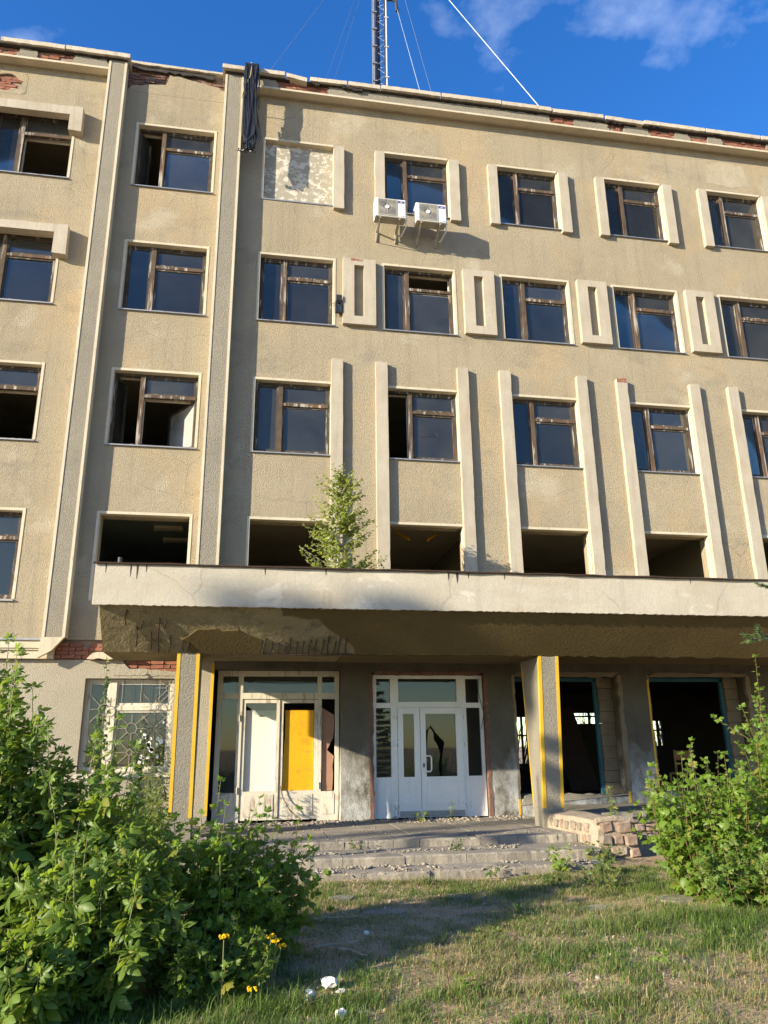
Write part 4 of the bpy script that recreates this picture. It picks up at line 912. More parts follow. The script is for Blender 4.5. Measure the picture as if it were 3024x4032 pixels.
def porch():
    t = thing('entrance_steps', 'cracked concrete entrance landing with three worn steps littered with rubble', 'steps', (2.0, -2.0, 0))
    r = random.Random(3)
    MB().box(-3.0, 6.07, -3.34, .25, -.1, .285).build('landing_core', 'concrete', t)
    # landing paved in big slabs
    x = -3.0
    while x < 5.6:
        w = min(r.uniform(1.0, 1.4), 5.62-x)
        for y0, y1 in ((-3.10, -1.75), (-1.73, -.3)):
            dz = r.uniform(-.006, .006)
            MB().box(x+.006, x+w-.006, y0+.006, y1-.006, .287, .305+dz).build('paving_slab', 'concrete', t, bevel=.006)
        x += w
    def row(y, z, x0, x1, lo, hi, d, h):
        x = x0
        while x < x1-.05:
            w = min(r.uniform(lo, hi), x1-x)
            n = max(3, int(w/.07)); mb = MB(); vs_ = []
            for i in range(n+1):
                xx = -w/2+.004+(w-.008)*i/n; e = r.choice((0, 0, 0, r.uniform(0, .022))); f_ = r.choice((0, 0, r.uniform(0, .016)))
                vs_ += [(xx, -d/2+r.uniform(0, .006), -h), (xx, -d/2+f_, -.018-e), (xx, -d/2+.014+e, -f_*.5), (xx, d/2, 0), (xx, d/2, -h)]
            fs = [(0, 1, 2, 3, 4)[::-1], tuple(n*5+k for k in range(5))] + [(i*5+k, i*5+(k+1) % 5, i*5+5+(k+1) % 5, i*5+5+k)[::-1] for i in range(n) for k in range(5)]
            o = mb.add(vs_, fs).mesh('kerb_tile', 'concrete')
            q = link('kerb_tile', o, t, (x+w/2, y+d/2+r.uniform(-.012, .012), z+r.uniform(-.006, .006)))
            q.rotation_euler = (r.uniform(-.015, .015), r.uniform(-.010, .010), r.uniform(-.012, .012))
            x += w
    row(-3.43, .308, -3.0, 5.34, .26, .42, .32, .12)
    MB().box(-3.0, 5.36, -4.40, -3.34, -.1, .19).build('step_core', 'concrete', t)
    row(-4.48, .205, -3.0, 5.25, .55, 1.25, .34, .13)
    MB().box(-3.0, 5.1, -4.95, -4.3, -.15, .085).build('step_core', 'concrete', t)
    row(-5.02, .088, -3.0, 5.0, .7, 1.4, .34, .13)
porch()
def wing_wall():
    t = thing('stone_wing_wall', 'low rubble stone wing wall with rounded mortar top at the right end of the steps', 'wall', (5.8, -2.6, 0))
    r = random.Random(11)
    a = lambda y: 5.25-(y+2.3)*.10                              # left face
    secs = [-2.36, -2.8, -3.2, -3.5, -3.8, -3.97]
    mb = MB(); prof = []
    for i, y in enumerate(secs):
        xl, xr = a(y), 6.06; k = .10 if i == len(secs)-1 else 0
        pts = [(xl+k*.3, -.1), (xr, -.1), (xr-k*.3, .40), (xr-.06-k, .545-k*.7), ((xl+xr)/2, .58-k*.7), (xl+.05+k, .545-k*.7), (xl+.005+k*.3, .40)]
        prof.append([(x, y+r.uniform(-.01, .01), z+r.uniform(-.008, .012)) for x, z in pts])
    n = 7; vs_ = [q for p in prof for q in p]; fs = []
    for i in range(len(secs)-1):
        for j in range(n): fs.append((i*n+j, i*n+(j+1) % n, (i+1)*n+(j+1) % n, (i+1)*n+j))
    fs += [tuple(range(n))[::-1], tuple((len(secs)-1)*n+j for j in range(n))]
    mb.add(vs_, fs).build('mortar_core', 'wall_mortar', t, bevel=.02)
    # small stones of the left side
    for row in range(3):
        y = -2.45
        while y > -3.75:
            l = r.uniform(.13, .26); z = .10+.155*row+r.uniform(-.012, .012); yc = y-l/2
            if yc > -3.85:
                o = link('stone', r.choice(SG if r.random() < .75 else SP), t, (a(yc)+.048, yc, z)); o.scale = (.13, l-.03-r.uniform(0, .03), .125+r.uniform(-.02, .015))
                o.rotation_euler = (r.uniform(-.08, .08), 0, .0-.10+r.uniform(-.04, .04))
            y -= l
    MB().path([(5.45, -3.93, .53), (5.75, -3.95, .56), (6.05, -3.93, .53)], .05, 7).build('mortar_smear', 'wall_mortar', t)
    # large pink stones of the end face
    for x0, x1, z0, z1, v in ((5.50, 5.72, .36, .52, SP), (5.74, 6.05, .34, .53, SP), (5.48, 5.68, .19, .33, SG), (5.70, 5.86, .19, .32, SP), (5.88, 6.09, .17, .33, SP), (5.46, 5.60, .04, .17, SP), (5.62, 5.92, .02, .17, SP), (5.94, 6.12, .0, .15, SP), (5.55, 5.80, -.10, .0, SG), (5.84, 6.10, -.12, -.01, SG)):
        o = link('stone', r.choice(v), t, ((x0+x1)/2, -3.93, (z0+z1)/2)); o.scale = ((x1-x0)*r.uniform(.86, 1.0), .17+r.uniform(-.03, .03), (z1-z0)*r.uniform(.86, 1.0)); o.rotation_euler = (r.uniform(-.06, .06), r.uniform(-.10, .10), r.uniform(-.06, .06))
wing_wall()
def terrace():
    t = thing('stone_terrace', 'stone faced terrace with broken concrete edge below the empty openings', 'terrace', (10.0, -.7, 0))
    r = random.Random(12)
    MB().box(6.08, 16.0, -1.90, .0, -.1, .40).build('terrace_core', 'wall_mortar', t)
    x = 6.09
    while x < 16:
        w = r.uniform(.8, 1.5); x2 = min(x+w, 16)
        po = [(x+.01, -2.02+r.uniform(-.03, .05))] + [(x+(x2-x)*k/6, -2.02+r.uniform(-.03, .09)) for k in range(1, 6)] + [(x2-.01, -2.02+r.uniform(-.03, .05)), (x2-.01, -.02), (x+.01, -.02)]
        n = len(po); mb = MB()
        mb.add([(a, b, .402) for a, b in po] + [(a, b, .49) for a, b in po], [tuple(range(n))[::-1], tuple(range(n, 2*n))] + [(i, (i+1) % n, (i+1) % n+n, i+n) for i in range(n)])
        mb.build('edge_slab', 'concrete', t); x = x2
    for row in range(3):
        x = 6.15+.1*row
        while x < 12:
            l = r.uniform(.2, .4); o = link('stone', r.choice(SP if r.random() < .6 else SG), t, (x+l/2, -1.90, .08+.135*row)); o.scale = (l-.02, .12, .12); o.rotation_euler = (0, 0, r.uniform(-.05, .05)); x += l
terrace()

# rubble on the landing
def rubble(name, label, pts, mat, r):
    base = np.array([v.co[:] for v in rock_mesh(1, mat).vertices]); tr = np.array([p.vertices[:] for p in rock_mesh(1, mat).polygons])
    V, Fc = [], []
    for i, (x, y, z, s) in enumerate(pts):
        q = base*np.array([s*r.uniform(.7, 1.4), s*r.uniform(.7, 1.4), s*r.uniform(.35, .8)])*np.random.RandomState(i).uniform(.75, 1.25, (len(base), 1))
        a = r.uniform(0, 6.28); c, s_ = math.cos(a), math.sin(a)
        q = np.stack([q[:, 0]*c-q[:, 1]*s_, q[:, 0]*s_+q[:, 1]*c, q[:, 2]], 1)+[x, y, z]
        Fc.append(tr+len(base)*i); V.append(q)
    tag(link(name, fastmesh(name, np.concatenate(V), np.concatenate(Fc), mat)), label, 'rubble', None, 'stuff')
r = random.Random(21); pts = []
def clump(x, y, seed, k=.5): return float(vnoise(x, y, 2.2, seed))*.6+float(vnoise(x, y, 5.5, seed+1))*.4 > k
for k in range(5200):
    x = r.uniform(-1.5, 5.6); y = -abs(r.gauss(0, .5))-.02 if r.random() < .55 else r.uniform(-3.3, -.1)
    if y < -3.35 or not clump(x, y, 41, .40 if y > -.8 else .56): continue
    s = r.choice((.005, .007, .009, .012, .016, .024, .034)) if y > -.9 else r.choice((.004, .006, .008, .012, .018)); pts.append((x, y, .306+s*.3, s))
for k in range(2600):
    x = r.uniform(-1.2, 5.1); y = -3.5-abs(r.gauss(0, .5))
    if y > -4.12 and clump(x, y, 43, .55): s = r.choice((.004, .006, .009, .014, .024)); pts.append((x, y, .19+s*.4, s))
for k in range(1600):
    x = r.uniform(-.5, 4.9); y = r.uniform(-4.98, -4.5)
    if clump(x, y, 45, .55): s = r.choice((.005, .008, .014, .03)); pts.append((x, y, .09+s*.4, s))
rubble('rubble', 'crumbled plaster and stone rubble strewn over the landing', pts, 'rubble', r)
pts = []
for k in range(420):
    x = r.uniform(.2, 6.0); y = r.uniform(-10.2, -5.1)
    if vnoise(x, y, .6, 9) > .42: pts.append((x, y, float(ground_z(x, y))+.008, r.choice((.006, .008, .012, .018, .03))))
rubble('stone_chips', 'pale stone chips scattered through the grass', pts, 'rubble', r)
# flat broken slabs sunk in the ground
for i, (x, y, w, d, a) in enumerate(((3.9, -7.35, .55, .28, .1), (1.6, -7.0, .5, .22, -.2), (4.9, -7.1, .5, .3, .3), (1.25, -6.2, .35, .2, .4), (2.6, -6.3, .3, .16, -.1))):
    n = 9; po = [(w*.6*r.uniform(.7, 1)*math.cos(2*math.pi*k/n), d*.8*r.uniform(.7, 1)*math.sin(2*math.pi*k/n)) for k in range(n)]
    z = float(ground_z(x, y)); c, s_ = math.cos(a), math.sin(a)
    mb = MB(); P = [(x+px*c-py*s_, y+px*s_+py*c) for px, py in po]
    mb.add([(px, py, z-.05) for px, py in P] + [(px, py, z+.022) for px, py in P], [tuple(range(n))[::-1], tuple(range(n, 2*n))] + [(k, (k+1) % n, (k+1) % n+n, k+n) for k in range(n)])
    o = mb.build('broken_slab', 'concrete', None, (x, y, z))
    tag(o, 'flat piece of broken concrete sunk in the grass before the steps', 'concrete slab', 'broken slabs sunk in the grass')

def crumpled(name, x, y, w, h, seed, label, mat='paper'):
    r = random.Random(seed); import bmesh
    bm = bmesh.new(); bmesh.ops.create_icosphere(bm, subdivisions=2, radius=1.0)
    for v in bm.verts:
        k = r.uniform(.6, 1.15); v.co = Vector((v.co.x*w*k, v.co.y*w*.7*k, max(v.co.z, -.5)*h*k))
    me = bpy.data.meshes.new(name); bm.to_mesh(me); bm.free(); me.materials.append(MATS[mat])
    o = link(name, me, None, (x, y, float(ground_z(x, y))+h*.45+.02)); o.rotation_euler[2] = r.uniform(0, 6)
    tag(o, label, 'litter')
crumpled('crumpled_paper', .60, -9.82, .055, .05, 1, 'rounded crumpled off-white paper lying in the grass by the bush')
crumpled('crumpled_paper', .76, -9.60, .085, .045, 2, 'torn crumpled white paper with grey print, the larger piece in the grass')
crumpled('crumpled_paper', .83, -9.72, .045, .02, 3, 'small flat white scrap beside the torn paper')
crumpled('crumpled_paper', .78, -10.18, .045, .035, 4, 'narrow upright white scrap at the edge of the lawn')
crumpled('crumpled_paper', 1.25, -8.15, .03, .02, 5, 'small white scrap on bare soil')
for i, (x, y, L, a, lab) in enumerate(((1.1, -7.3, .55, .1, 'straight pale stick lying on bare soil before the bush'), (.95, -8.5, .4, -.05, 'short bleached stick at the foot of the bush'), (1.05, -8.85, .35, -.9, 'thin crooked twig pointing at the bush'), (4.7, -7.7, .5, .5, 'curved dry stick under the ninebark'))):
    c, s_ = math.cos(a), math.sin(a)
    pts = [(x+c*L*(t-.5)+.02*math.sin(5*t), y+s_*L*(t-.5)+.03*math.sin(7*t), float(ground_z(x+c*L*(t-.5), y+s_*L*(t-.5)))+.028) for t in (0, .25, .5, .75, 1)]
    tag(MB().path(pts, .011, 6, .006).build('stick', 'dead_stick', None, (x, y, 0)), lab, 'stick')
# ------------------------------------------------------------------ vegetation
def leaflet(L, W, fold, droop, teeth=True):
    """toothed leaf blade along +y: returns verts, tris"""
    ts = [0, .22, .42, .62, .82, 1.0]; ws = [0.0, .72, 1.0, .74, .40, 0.0] if teeth else [0, .8, 1, .85, .5, 0]
    V = []; mid = []; lf = []; rt = []
    for t, w in zip(ts, ws):
        z = -droop*t*t*L
        mid.append(len(V)); V.append((0, t*L, z))
    for k in range(1, 5):
        t, w = ts[k], ws[k]; tt = t+(.06 if teeth else 0); z = -droop*tt*tt*L - fold*w*W
        lf.append(len(V)); V.append((-w*W, tt*L, z)); rt.append(len(V)); V.append((w*W, tt*L, z))
    Fc = []
    for k in range(4):
        Fc += [(mid[k], lf[k], mid[k+1]), (mid[k], mid[k+1], rt[k])]
        if k < 3: Fc += [(mid[k+1], lf[k], lf[k+1]), (mid[k+1], rt[k+1], rt[k])]
    Fc += [(mid[4], lf[3], mid[5]), (mid[4], mid[5], rt[3])]
    return np.array(V), np.array(Fc)
def combine(parts):
    V, Fc, b = [], [], 0
    for v, f in parts: V.append(v); Fc.append(f+b); b += len(v)
    return np.concatenate(V), np.concatenate(Fc)
def rotz(v, a): c, s = math.cos(a), math.sin(a); return np.stack([v[:, 0]*c-v[:, 1]*s, v[:, 0]*s+v[:, 1]*c, v[:, 2]], 1)
def petiole(L, w=.012):
    return np.array([(-w, 0, 0), (w, 0, 0), (w*.6, L, 0), (-w*.6, L, 0)]), np.array([(0, 1, 2), (0, 2, 3)])
def maple_leaf(seed, n=3):
    r = random.Random(seed); P = [petiole(.55)]
    v, f = leaflet(1.05, .25*r.uniform(.85, 1.15), r.uniform(.1, .5), r.uniform(.15, .6)); v = v+[0, .52, 0]; P.append((v, f))
    for s in (-1, 1):
        v, f = leaflet(.92*r.uniform(.85, 1.1), .21*r.uniform(.85, 1.15), r.uniform(.1, .5), r.uniform(.2, .8)); P.append((rotz(v, s*r.uniform(.9, 1.2))+[0, .46, 0], f))
        if n == 5:
            v, f = leaflet(.75*r.uniform(.85, 1.1), .19, .3, .5); P.append((rotz(v, s*r.uniform(1.2, 1.45))+[0, .18, 0], f))
    return combine(P)
def lobed_leaf(seed):
    """three-lobed toothed leaf"""
    r = random.Random(seed)
    o = [(0, 0), (.30, .06), (.50, .30), (.62, .52), (.40, .56), (.28, .60), (.30, .80), (.12, .92), (0, 1.12)]
    o = [(x*r.uniform(.9, 1.1), y*r.uniform(.95, 1.05)) for x, y in o]
    d, fo = r.uniform(.1, .45), r.uniform(.1, .45)
    pts = o + [(-x*r.uniform(.9, 1.1), y) for x, y in o[-2:0:-1]]
    V = [(x, y, -d*y*y-fo*abs(x)) for x, y in pts]; n = len(V)
    c = len(V); V.append((0, .35, .02)); V.append((0, .72, -d*.5))
    Fc = []
    for i in range(n):
        j = (i+1) % n; m = c if (pts[i][1]+pts[j][1])/2 < .57 else c+1
        Fc.append((m, i, j))
    Fc += [(c, 5, c+1), (c, c+1, n-5)]
    v, f = np.array(V), np.array(Fc); v = v+[0, .22, 0]
    return combine([petiole(.24, .02), (v, f)])
def simple_leaf(seed, W=.36, d=.3):
    r = random.Random(seed); v, f = leaflet(1.0, W*r.uniform(.85, 1.15), r.uniform(.1, .4), d*r.uniform(.5, 1.5), False)
    return combine([petiole(.15, .015), (v+[0, .14, 0], f)])
LEAF = {'maple': [maple_leaf(i, 3 if i % 2 else 5) for i in range(6)], 'nine': [lobed_leaf(i) for i in range(6)],
        'birch': [simple_leaf(i, .36) for i in range(4)], 'vine': [lobed_leaf(i+40) for i in range(5)], 'lance': [simple_leaf(i+60, .14, .5) for i in range(4)], 'oval': [simple_leaf(i+80, .30, .4) for i in range(4)]}
LMESH = {}
def leaf_object_mesh(kind, i, mat):
    if (kind, i, mat) not in LMESH:
        v, f = LEAF[kind][i]; LMESH[(kind, i, mat)] = fastmesh('leaf', v, f, mat)
    return LMESH[(kind, i, mat)]
class Plant:
    def __init__(s, name, label, cat, base, kind, mat, twig, seed, group=None, foliage='foliage'):
        s.t = thing(name, label, cat, base, group); s.base = np.array(base, float); s.kind = kind; s.mat = mat; s.twig = twig
        s.r = random.Random(seed); s.M = []; s.stems = 0; s.mb = MB()
    def leaf(s, p, out, size, droop=.35, tilt=.5):
        """place a leaf at p pointing along out (3-vector), surface facing mostly up"""
        r = s.r
        y = Vector(out).normalized() + Vector((r.uniform(-.25, .25), r.uniform(-.25, .25), -droop*r.uniform(.2, 1.6))); y.normalize()
        n = Vector((r.gauss(0, tilt*1.3)-.6, r.gauss(0, tilt*1.3)-.45, .8)); x = y.cross(n)
        if x.length < 1e-3: x = Vector((1, 0, 0))
        x.normalize(); z = x.cross(y)
        s.M.append((r.randrange(len(LEAF[s.kind])), np.array(p, float), np.array([x, y, z]).T*size))
    def stem(s, pts, r0, r1, own=False):
        if own: MB().path(pts, r0, 5, r1).build('stem', s.twig, s.t, smooth=True)
        else: s.mb.path(pts, r0, 4, r1)
    def shoot(s, p0, p1, bow, r0, every, size, pair='alt', start=.15, droop=.35, own=False, top=True, taper=.45):
        """a leafy shoot from p0 to p1, bowed sideways"""
        r = s.r; p0, p1 = Vector(p0), Vector(p1); L = (p1-p0).length; n = 6
        side = Vector((r.uniform(-1, 1), r.uniform(-1, 1), 0))*bow*L
        f = lambda t: p0.lerp(p1, t) + side*math.sin(math.pi*t)*.5
        s.stem([f(i/n) for i in range(n+1)], r0, r0*.35, own)
        d = L*start; k = s.r.randrange(4); ang = r.uniform(0, 6.28)
        while d < L:
            t = d/L; p = f(t); sz = size*(1-taper*max(0, t-.6)/.4)*r.uniform(.55, 1.25)
            ang += 2.4 if pair == 'alt' else math.pi/2+r.uniform(-.2, .2)
            for a in ((ang,) if pair == 'alt' else (ang, ang+math.pi)):
                up = .25+.6*t
                s.leaf(p, (math.cos(a), math.sin(a), up), sz, droop)
            d += every*r.uniform(.8, 1.2)
        if top:
            for a in (0, 2.1, 4.2): s.leaf(f(1), (.5*math.cos(ang+a), .5*math.sin(ang+a), .8), size*.55*r.uniform(.7, 1.1), .2)
    def finish(s, parts=300):
        if s.mb.v: s.mb.build('stems', s.twig, s.t)
        P = np.array([m[1] for m in s.M]); px, py, w = project(P + np.array([m[2][:, 1]*.6 for m in s.M]))
        vis = (px > -40) & (px < 3064) & (py > -40) & (py < 4072)
        order = np.argsort(w); taken = set(); chosen = []
        cell = 26
        for rnd in range(3):
            for i in order:
                if len(chosen) >= parts: break
                if not vis[i] or i in taken: continue
                q = (rnd, int(px[i]//cell), int(py[i]//cell))
                if q in taken: continue
                taken.add(q); taken.add(i); chosen.append(i)
        ch = set(chosen)
        for i in chosen:
            k, p, m = s.M[i]
            o = bpy.data.objects.new('leaf', leaf_object_mesh(s.kind, k, s.mat)); COL.objects.link(o); o.parent = s.t
            mm = Matrix(m.tolist()).to_4x4(); mm.translation = Vector(p-s.base); o.matrix_local = mm
        rest = {}
        for i, q in enumerate(s.M):
            if i not in ch: rest.setdefault(q[0], []).append(q)
        V, Fc, b = [], [], 0
        for k, L in rest.items():
            v, f = LEAF[s.kind][k]
            R = np.array([q[2] for q in L]); Tt = np.array([q[1] for q in L])
            VV = np.einsum('nij,vj->nvi', R, v) + Tt[:, None, :]
            n = len(L); FF = f[None] + (np.arange(n)*len(v))[:, None, None] + b
            V.append(VV.reshape(-1, 3)); Fc.append(FF.reshape(-1, 3)); b += n*len(v)
        if V:
            o = link('foliage', fastmesh('foliage', np.concatenate(V)-s.base, np.concatenate(Fc), s.mat), s.t, tuple(s.base)); o['kind'] = 'stuff'

def bush(name, label, cat, cx, cy, H, rx, ry, kind, mat, twig, seed, nsh, size, every, pair, group=None, dome=.5, low=.1, r0=.009, hvar=(.72, 1.06), lean=.35, sprigs=2, long=5):
    pl = Plant(name, label, cat, (cx, cy, float(ground_z(cx, cy))), kind, mat, twig, seed, group); r = pl.r
    z0 = float(ground_z(cx, cy))
    for k in range(nsh):
        a = r.uniform(0, 6.283); q = math.sqrt(r.random())
        bx, by = .55*q*math.cos(a), .55*q*math.sin(a)
        ex, ey = q*math.cos(a), q*math.sin(a)
        h = H*(1-dome*q*q)*r.uniform(*hvar)
        p0 = (cx+bx*rx, cy+by*ry, z0); p1 = (cx+ex*rx+r.uniform(-.1, .1), cy+ey*ry+r.uniform(-.1, .1), z0+h)
        pl.shoot(p0, p1, .12, r0, every, size, pair, low, own=(k < 24))
        for j in range(sprigs):
            t = r.uniform(.2, .85); p = Vector(p0).lerp(Vector(p1), t); b = r.uniform(0, 6.283); l = r.uniform(.18, .42)*min(1, H/1.3)
            pl.shoot(p, p+Vector((math.cos(b)*l, math.sin(b)*l, l*r.uniform(.1, .8))), .15, r0*.5, every*.9, size*.92, pair, .25, top=True)
    for k in range(long):                      # a few long shoots standing clear of the mass
        a = r.uniform(0, 6.283); q = math.sqrt(r.random())*.85
        p0 = (cx+.5*q*math.cos(a)*rx, cy+.5*q*math.sin(a)*ry, z0+H*.3); p1 = (cx+q*math.cos(a)*rx*1.15, cy+q*math.sin(a)*ry, z0+H*(1-dome*q*q)*r.uniform(1.05, 1.28))
        pl.shoot(p0, p1, .10, r0*.8, every*1.15, size*.85, pair, .2, own=True, taper=.6)
    pl.finish(); return pl
G1 = 'overgrown maple bushes left of the entrance'
bush('maple_bush', 'tallest box elder bush, its shoots reaching the window beside the pylon', 'bush', -1.98, -9.05, 2.32, .55, .55, 'maple', 'leaf_maple', 'twig_pale', 1, 42, .138, .085, 'opp', G1, .22, .08, .009)
bush('maple_bush', 'box elder bush growing between the tall bush and the landing', 'bush', -1.15, -9.1, 1.72, .5, .45, 'maple', 'leaf_maple', 'twig_pale', 2, 32, .13, .09, 'opp', G1, .35, .06, .008)
bush('maple_bush', 'box elder bush drooping towards the lawn with pale young shoots', 'bush', -.92, -9.7, 1.08, .5, .35, 'maple', 'leaf_maple', 'twig_pale', 3, 36, .122, .08, 'opp', G1, .35, .04, .007)
bush('maple_bush', 'low box elder regrowth in front of the tall bushes, lying on the grass', 'bush', -1.35, -10.0, .55, .65, .35, 'maple', 'leaf_maple', 'twig_pale', 4, 32, .12, .075, 'opp', G1, .4, .03, .006, sprigs=2)
bush('leafy_bush', 'dense green bush with toothed leaves in front of the landing, beside bare soil', 'bush', -.28, -9.0, 1.2, .55, .40, 'nine', 'leaf_ninebark', 'twig_pale', 5, 36, .094, .045, 'alt', None, .20, .04, .006, sprigs=3)
bush('leafy_bush', 'bush at the left end of the steps with thin reddish shoots', 'bush', .30, -8.6, 1.05, .44, .36, 'nine', 'leaf_ninebark', 'twig_red', 6, 27, .09, .046, 'alt', None, .25, .04, .005, hvar=(.6, 1.15), sprigs=3)
bush('leafy_bush', 'low dark green bush round the tansy flowers', 'bush', -.12, -9.5, .5, .5, .36, 'nine', 'leaf_maple', 'twig_pale', 7, 56, .085, .045, 'alt', None, .35, .03, .005, sprigs=3)
bush('leafy_bush', 'bush pressed against the left pylon, below the yellow edge', 'bush', -1.5, -4.1, .95, .85, .6, 'nine', 'leaf_ninebark', 'twig_red', 8, 56, .10, .055, 'alt', None, .25, .05, .006, sprigs=3)
bush('ninebark_bush', 'bright green ninebark bush beside the stone wing wall', 'bush', 5.45, -7.0, 1.45, .72, .55, 'nine', 'leaf_ninebark', 'twig_red', 9, 60, .10, .048, 'alt', None, .30, .04, .006, hvar=(.6, 1.18), sprigs=3)
bush('ninebark_bush', 'taller ninebark bush with long upright shoots before the empty opening', 'bush', 6.85, -6.6, 2.35, .5, .6, 'nine', 'leaf_ninebark', 'twig_red', 10, 40, .10, .048, 'alt', None, .30, .04, .006, hvar=(.55, 1.14), sprigs=3)
bush('ninebark_bush', 'low ninebark skirt spreading over the lawn edge', 'bush', 5.4, -7.7, .58, .62, .4, 'nine', 'leaf_maple', 'twig_red', 12, 50, .088, .045, 'alt', None, .35, .03, .005, sprigs=3)
bush('weed_clump', 'pale weeds between the wing wall and the ninebark', 'weeds', 4.5, -6.2, .26, .35, .3, 'oval', 'leaf_weed', 'twig_pale', 13, 14, .07, .05, 'alt', None, .3, .1, .004, sprigs=1)

# climbing vine and tall weeds by the grilled window
def vine(cx, zt, y, seed, label, n=5):
    pl = Plant('climbing_vine', label, 'vine', (cx, y, 0), 'vine', 'leaf_vine', 'twig_red', seed, 'vines climbing the grilled window'); r = pl.r
    for k in range(n):
        h = zt*(1-.14*k); x = cx+r.uniform(-.06, .06)
        pts = [(x+.05*math.sin(q*.9+k), y+r.uniform(-.03, .03), h*q/10) for q in range(11)]
        pl.stem(pts, .007, .003, True)
        z = .1
        while z < h:
            a = r.uniform(3.3, 6.1); s = .085*(1-.45*max(0, z/h-.7)/.3)
            xx = x+.05*math.sin(z/h*10*.9+k)
            pl.leaf((xx, y, z), (math.cos(a), math.sin(a)*.7, .1), s*r.uniform(.75, 1.2), .9, .6); z += r.uniform(.03, .07)
    pl.finish()
vine(-2.55, 3.42, -.35, 31, 'leafy vine climbing past the left edge of the grilled window', 5)
vine(-1.88, 2.35, -.14, 32, 'dark vine hanging over the middle of the window grille', 4)
def weed(name, label, cx, cy, H, n, spread, kind, mat, seed, size, every, group=None, z=None, droop=.6):
    z0 = float(ground_z(cx, cy)) if z is None else z
    pl = Plant(name, label, 'weed', (cx, cy, z0), kind, mat, 'twig_pale', seed, group); r = pl.r
    for k in range(n):
        a = r.uniform(0, 6.283); q = r.random()*spread
        p0 = (cx+.3*q*math.cos(a), cy+.3*q*math.sin(a), z0); p1 = (cx+q*math.cos(a), cy+q*math.sin(a), z0+H*r.uniform(.6, 1.05))
        pl.shoot(p0, p1, .15, .005 if H > .5 else .003, every, size, 'alt', .1, droop, own=True)
    pl.finish()
weed('goldenrod', 'slender goldenrod stems with narrow leaves before the window sill', -1.55, -1.2, 1.75, 12, .4, 'lance', 'leaf_weed', 41, .12, .03)
weed('goldenrod', 'young goldenrod growing beside the left pylon', -1.35, -1.75, 1.35, 10, .35, 'lance', 'leaf_weed', 42, .11, .03)
weed('landing_weed', 'single upright weed before the white door', 4.05, -.45, .42, 2, .08, 'lance', 'leaf_weed', 43, .11, .03, None, .31)
weed('landing_weed', 'thin weed with few leaves in rubble by the white door', 3.0, -.35, .26, 2, .05, 'lance', 'leaf_weed', 44, .06, .05, None, .31)
weed('broadleaf_weed', 'broad pale leaves sprouting from the rubble', 3.35, -.75, .14, 5, .2, 'oval', 'leaf_weed', 45, .13, .08, None, .31)
weed('step_weed', 'dark green weed growing on the second step', 3.2, -4.12, .17, 7, .16, 'oval', 'leaf_vine', 46, .05, .025, None, .2)
weed('step_weed', 'leafy weed at the right end of the lowest step', 4.35, -5.15, .30, 9, .2, 'oval', 'leaf_ninebark', 47, .08, .04, None, .05)
weed('step_weed', 'small weed in the joint of the top step', 1.75, -3.5, .13, 6, .25, 'oval', 'leaf_weed', 48, .045, .03, None, .22)
weed('step_weed', 'low weed clump at the foot of the steps', 3.35, -5.15, .12, 9, .25, 'oval', 'leaf_vine', 49, .05, .03, None, .02)
weed('wall_weed', 'yellow green weeds at the foot of the stone end face', 5.2, -4.6, .28, 12, .4, 'oval', 'leaf_weed', 50, .075, .05)
weed('burdock', 'broad leaved plant between wing wall and lawn', 4.75, -5.6, .25, 7, .25, 'oval', 'leaf_weed', 51, .15, .08)
for i, (wx, wy, lab) in enumerate(((2.3, -8.6, 'flat rosette weed in the lawn beside bare soil'), (3.4, -9.6, 'broad plantain rosette in the front lawn'), (2.9, -7.6, 'small weed tuft on the worn path'), (4.4, -8.9, 'leafy weed tuft in front of the ninebark skirt'), (1.7, -9.9, 'low weed beside the torn paper'), (3.9, -5.9, 'yellow green weed tuft near the lowest step'), (2.4, -5.5, 'grassy weed clump below the steps'))):
    weed('lawn_weed', lab, wx, wy, .09, 9, .14, 'oval', ('leaf_weed', 'leaf_ninebark', 'leaf_vine')[i % 3], 100+i, .055, .03)
weed('yellow_shoot', 'yellowish hanging shoot behind the wing wall', 6.35, -2.6, .95, 5, .25, 'lance', 'leaf_weed', 52, .13, .05)
def tansy(label, pts, seed):
    x, y, z = pts[0]; g = float(ground_z(x, y))
    t = thing('tansy_flower', label, 'flower', (x, y, g), 'tansy in the bush'); r = random.Random(seed)
    for (a, b, c, n) in [(p[0], p[1], p[2], 22) for p in pts]:
        MB().path([(x, y+.05, g), ((a+x)/2, y+.04, (g+c)/2), (a, b, c)], .004, 5).build('stem', 'twig_pale', t)
        for k in range(n):
            aa, q = r.uniform(0, 6.28), math.sqrt(r.random())*.035
            cx, cy, cz = a+q*math.cos(aa), b+q*math.sin(aa)*.8, c+r.uniform(-.008, .012)-q*.2
            MB().path([(cx, cy, cz), (cx, cy-.002, cz+.007)], .0062, 7).build('flower_head', 'tansy', t)
tansy('row of yellow tansy heads in the low dark bush', [(.33, -9.62, .36), (.375, -9.61, .325), (.41, -9.61, .29)], 1)
tansy('low yellow tansy head just above the grass', [(.20, -9.9, .10)], 2)
tansy('single yellow tansy head deep in the low bush', [(.0, -9.86, .42)], 3)

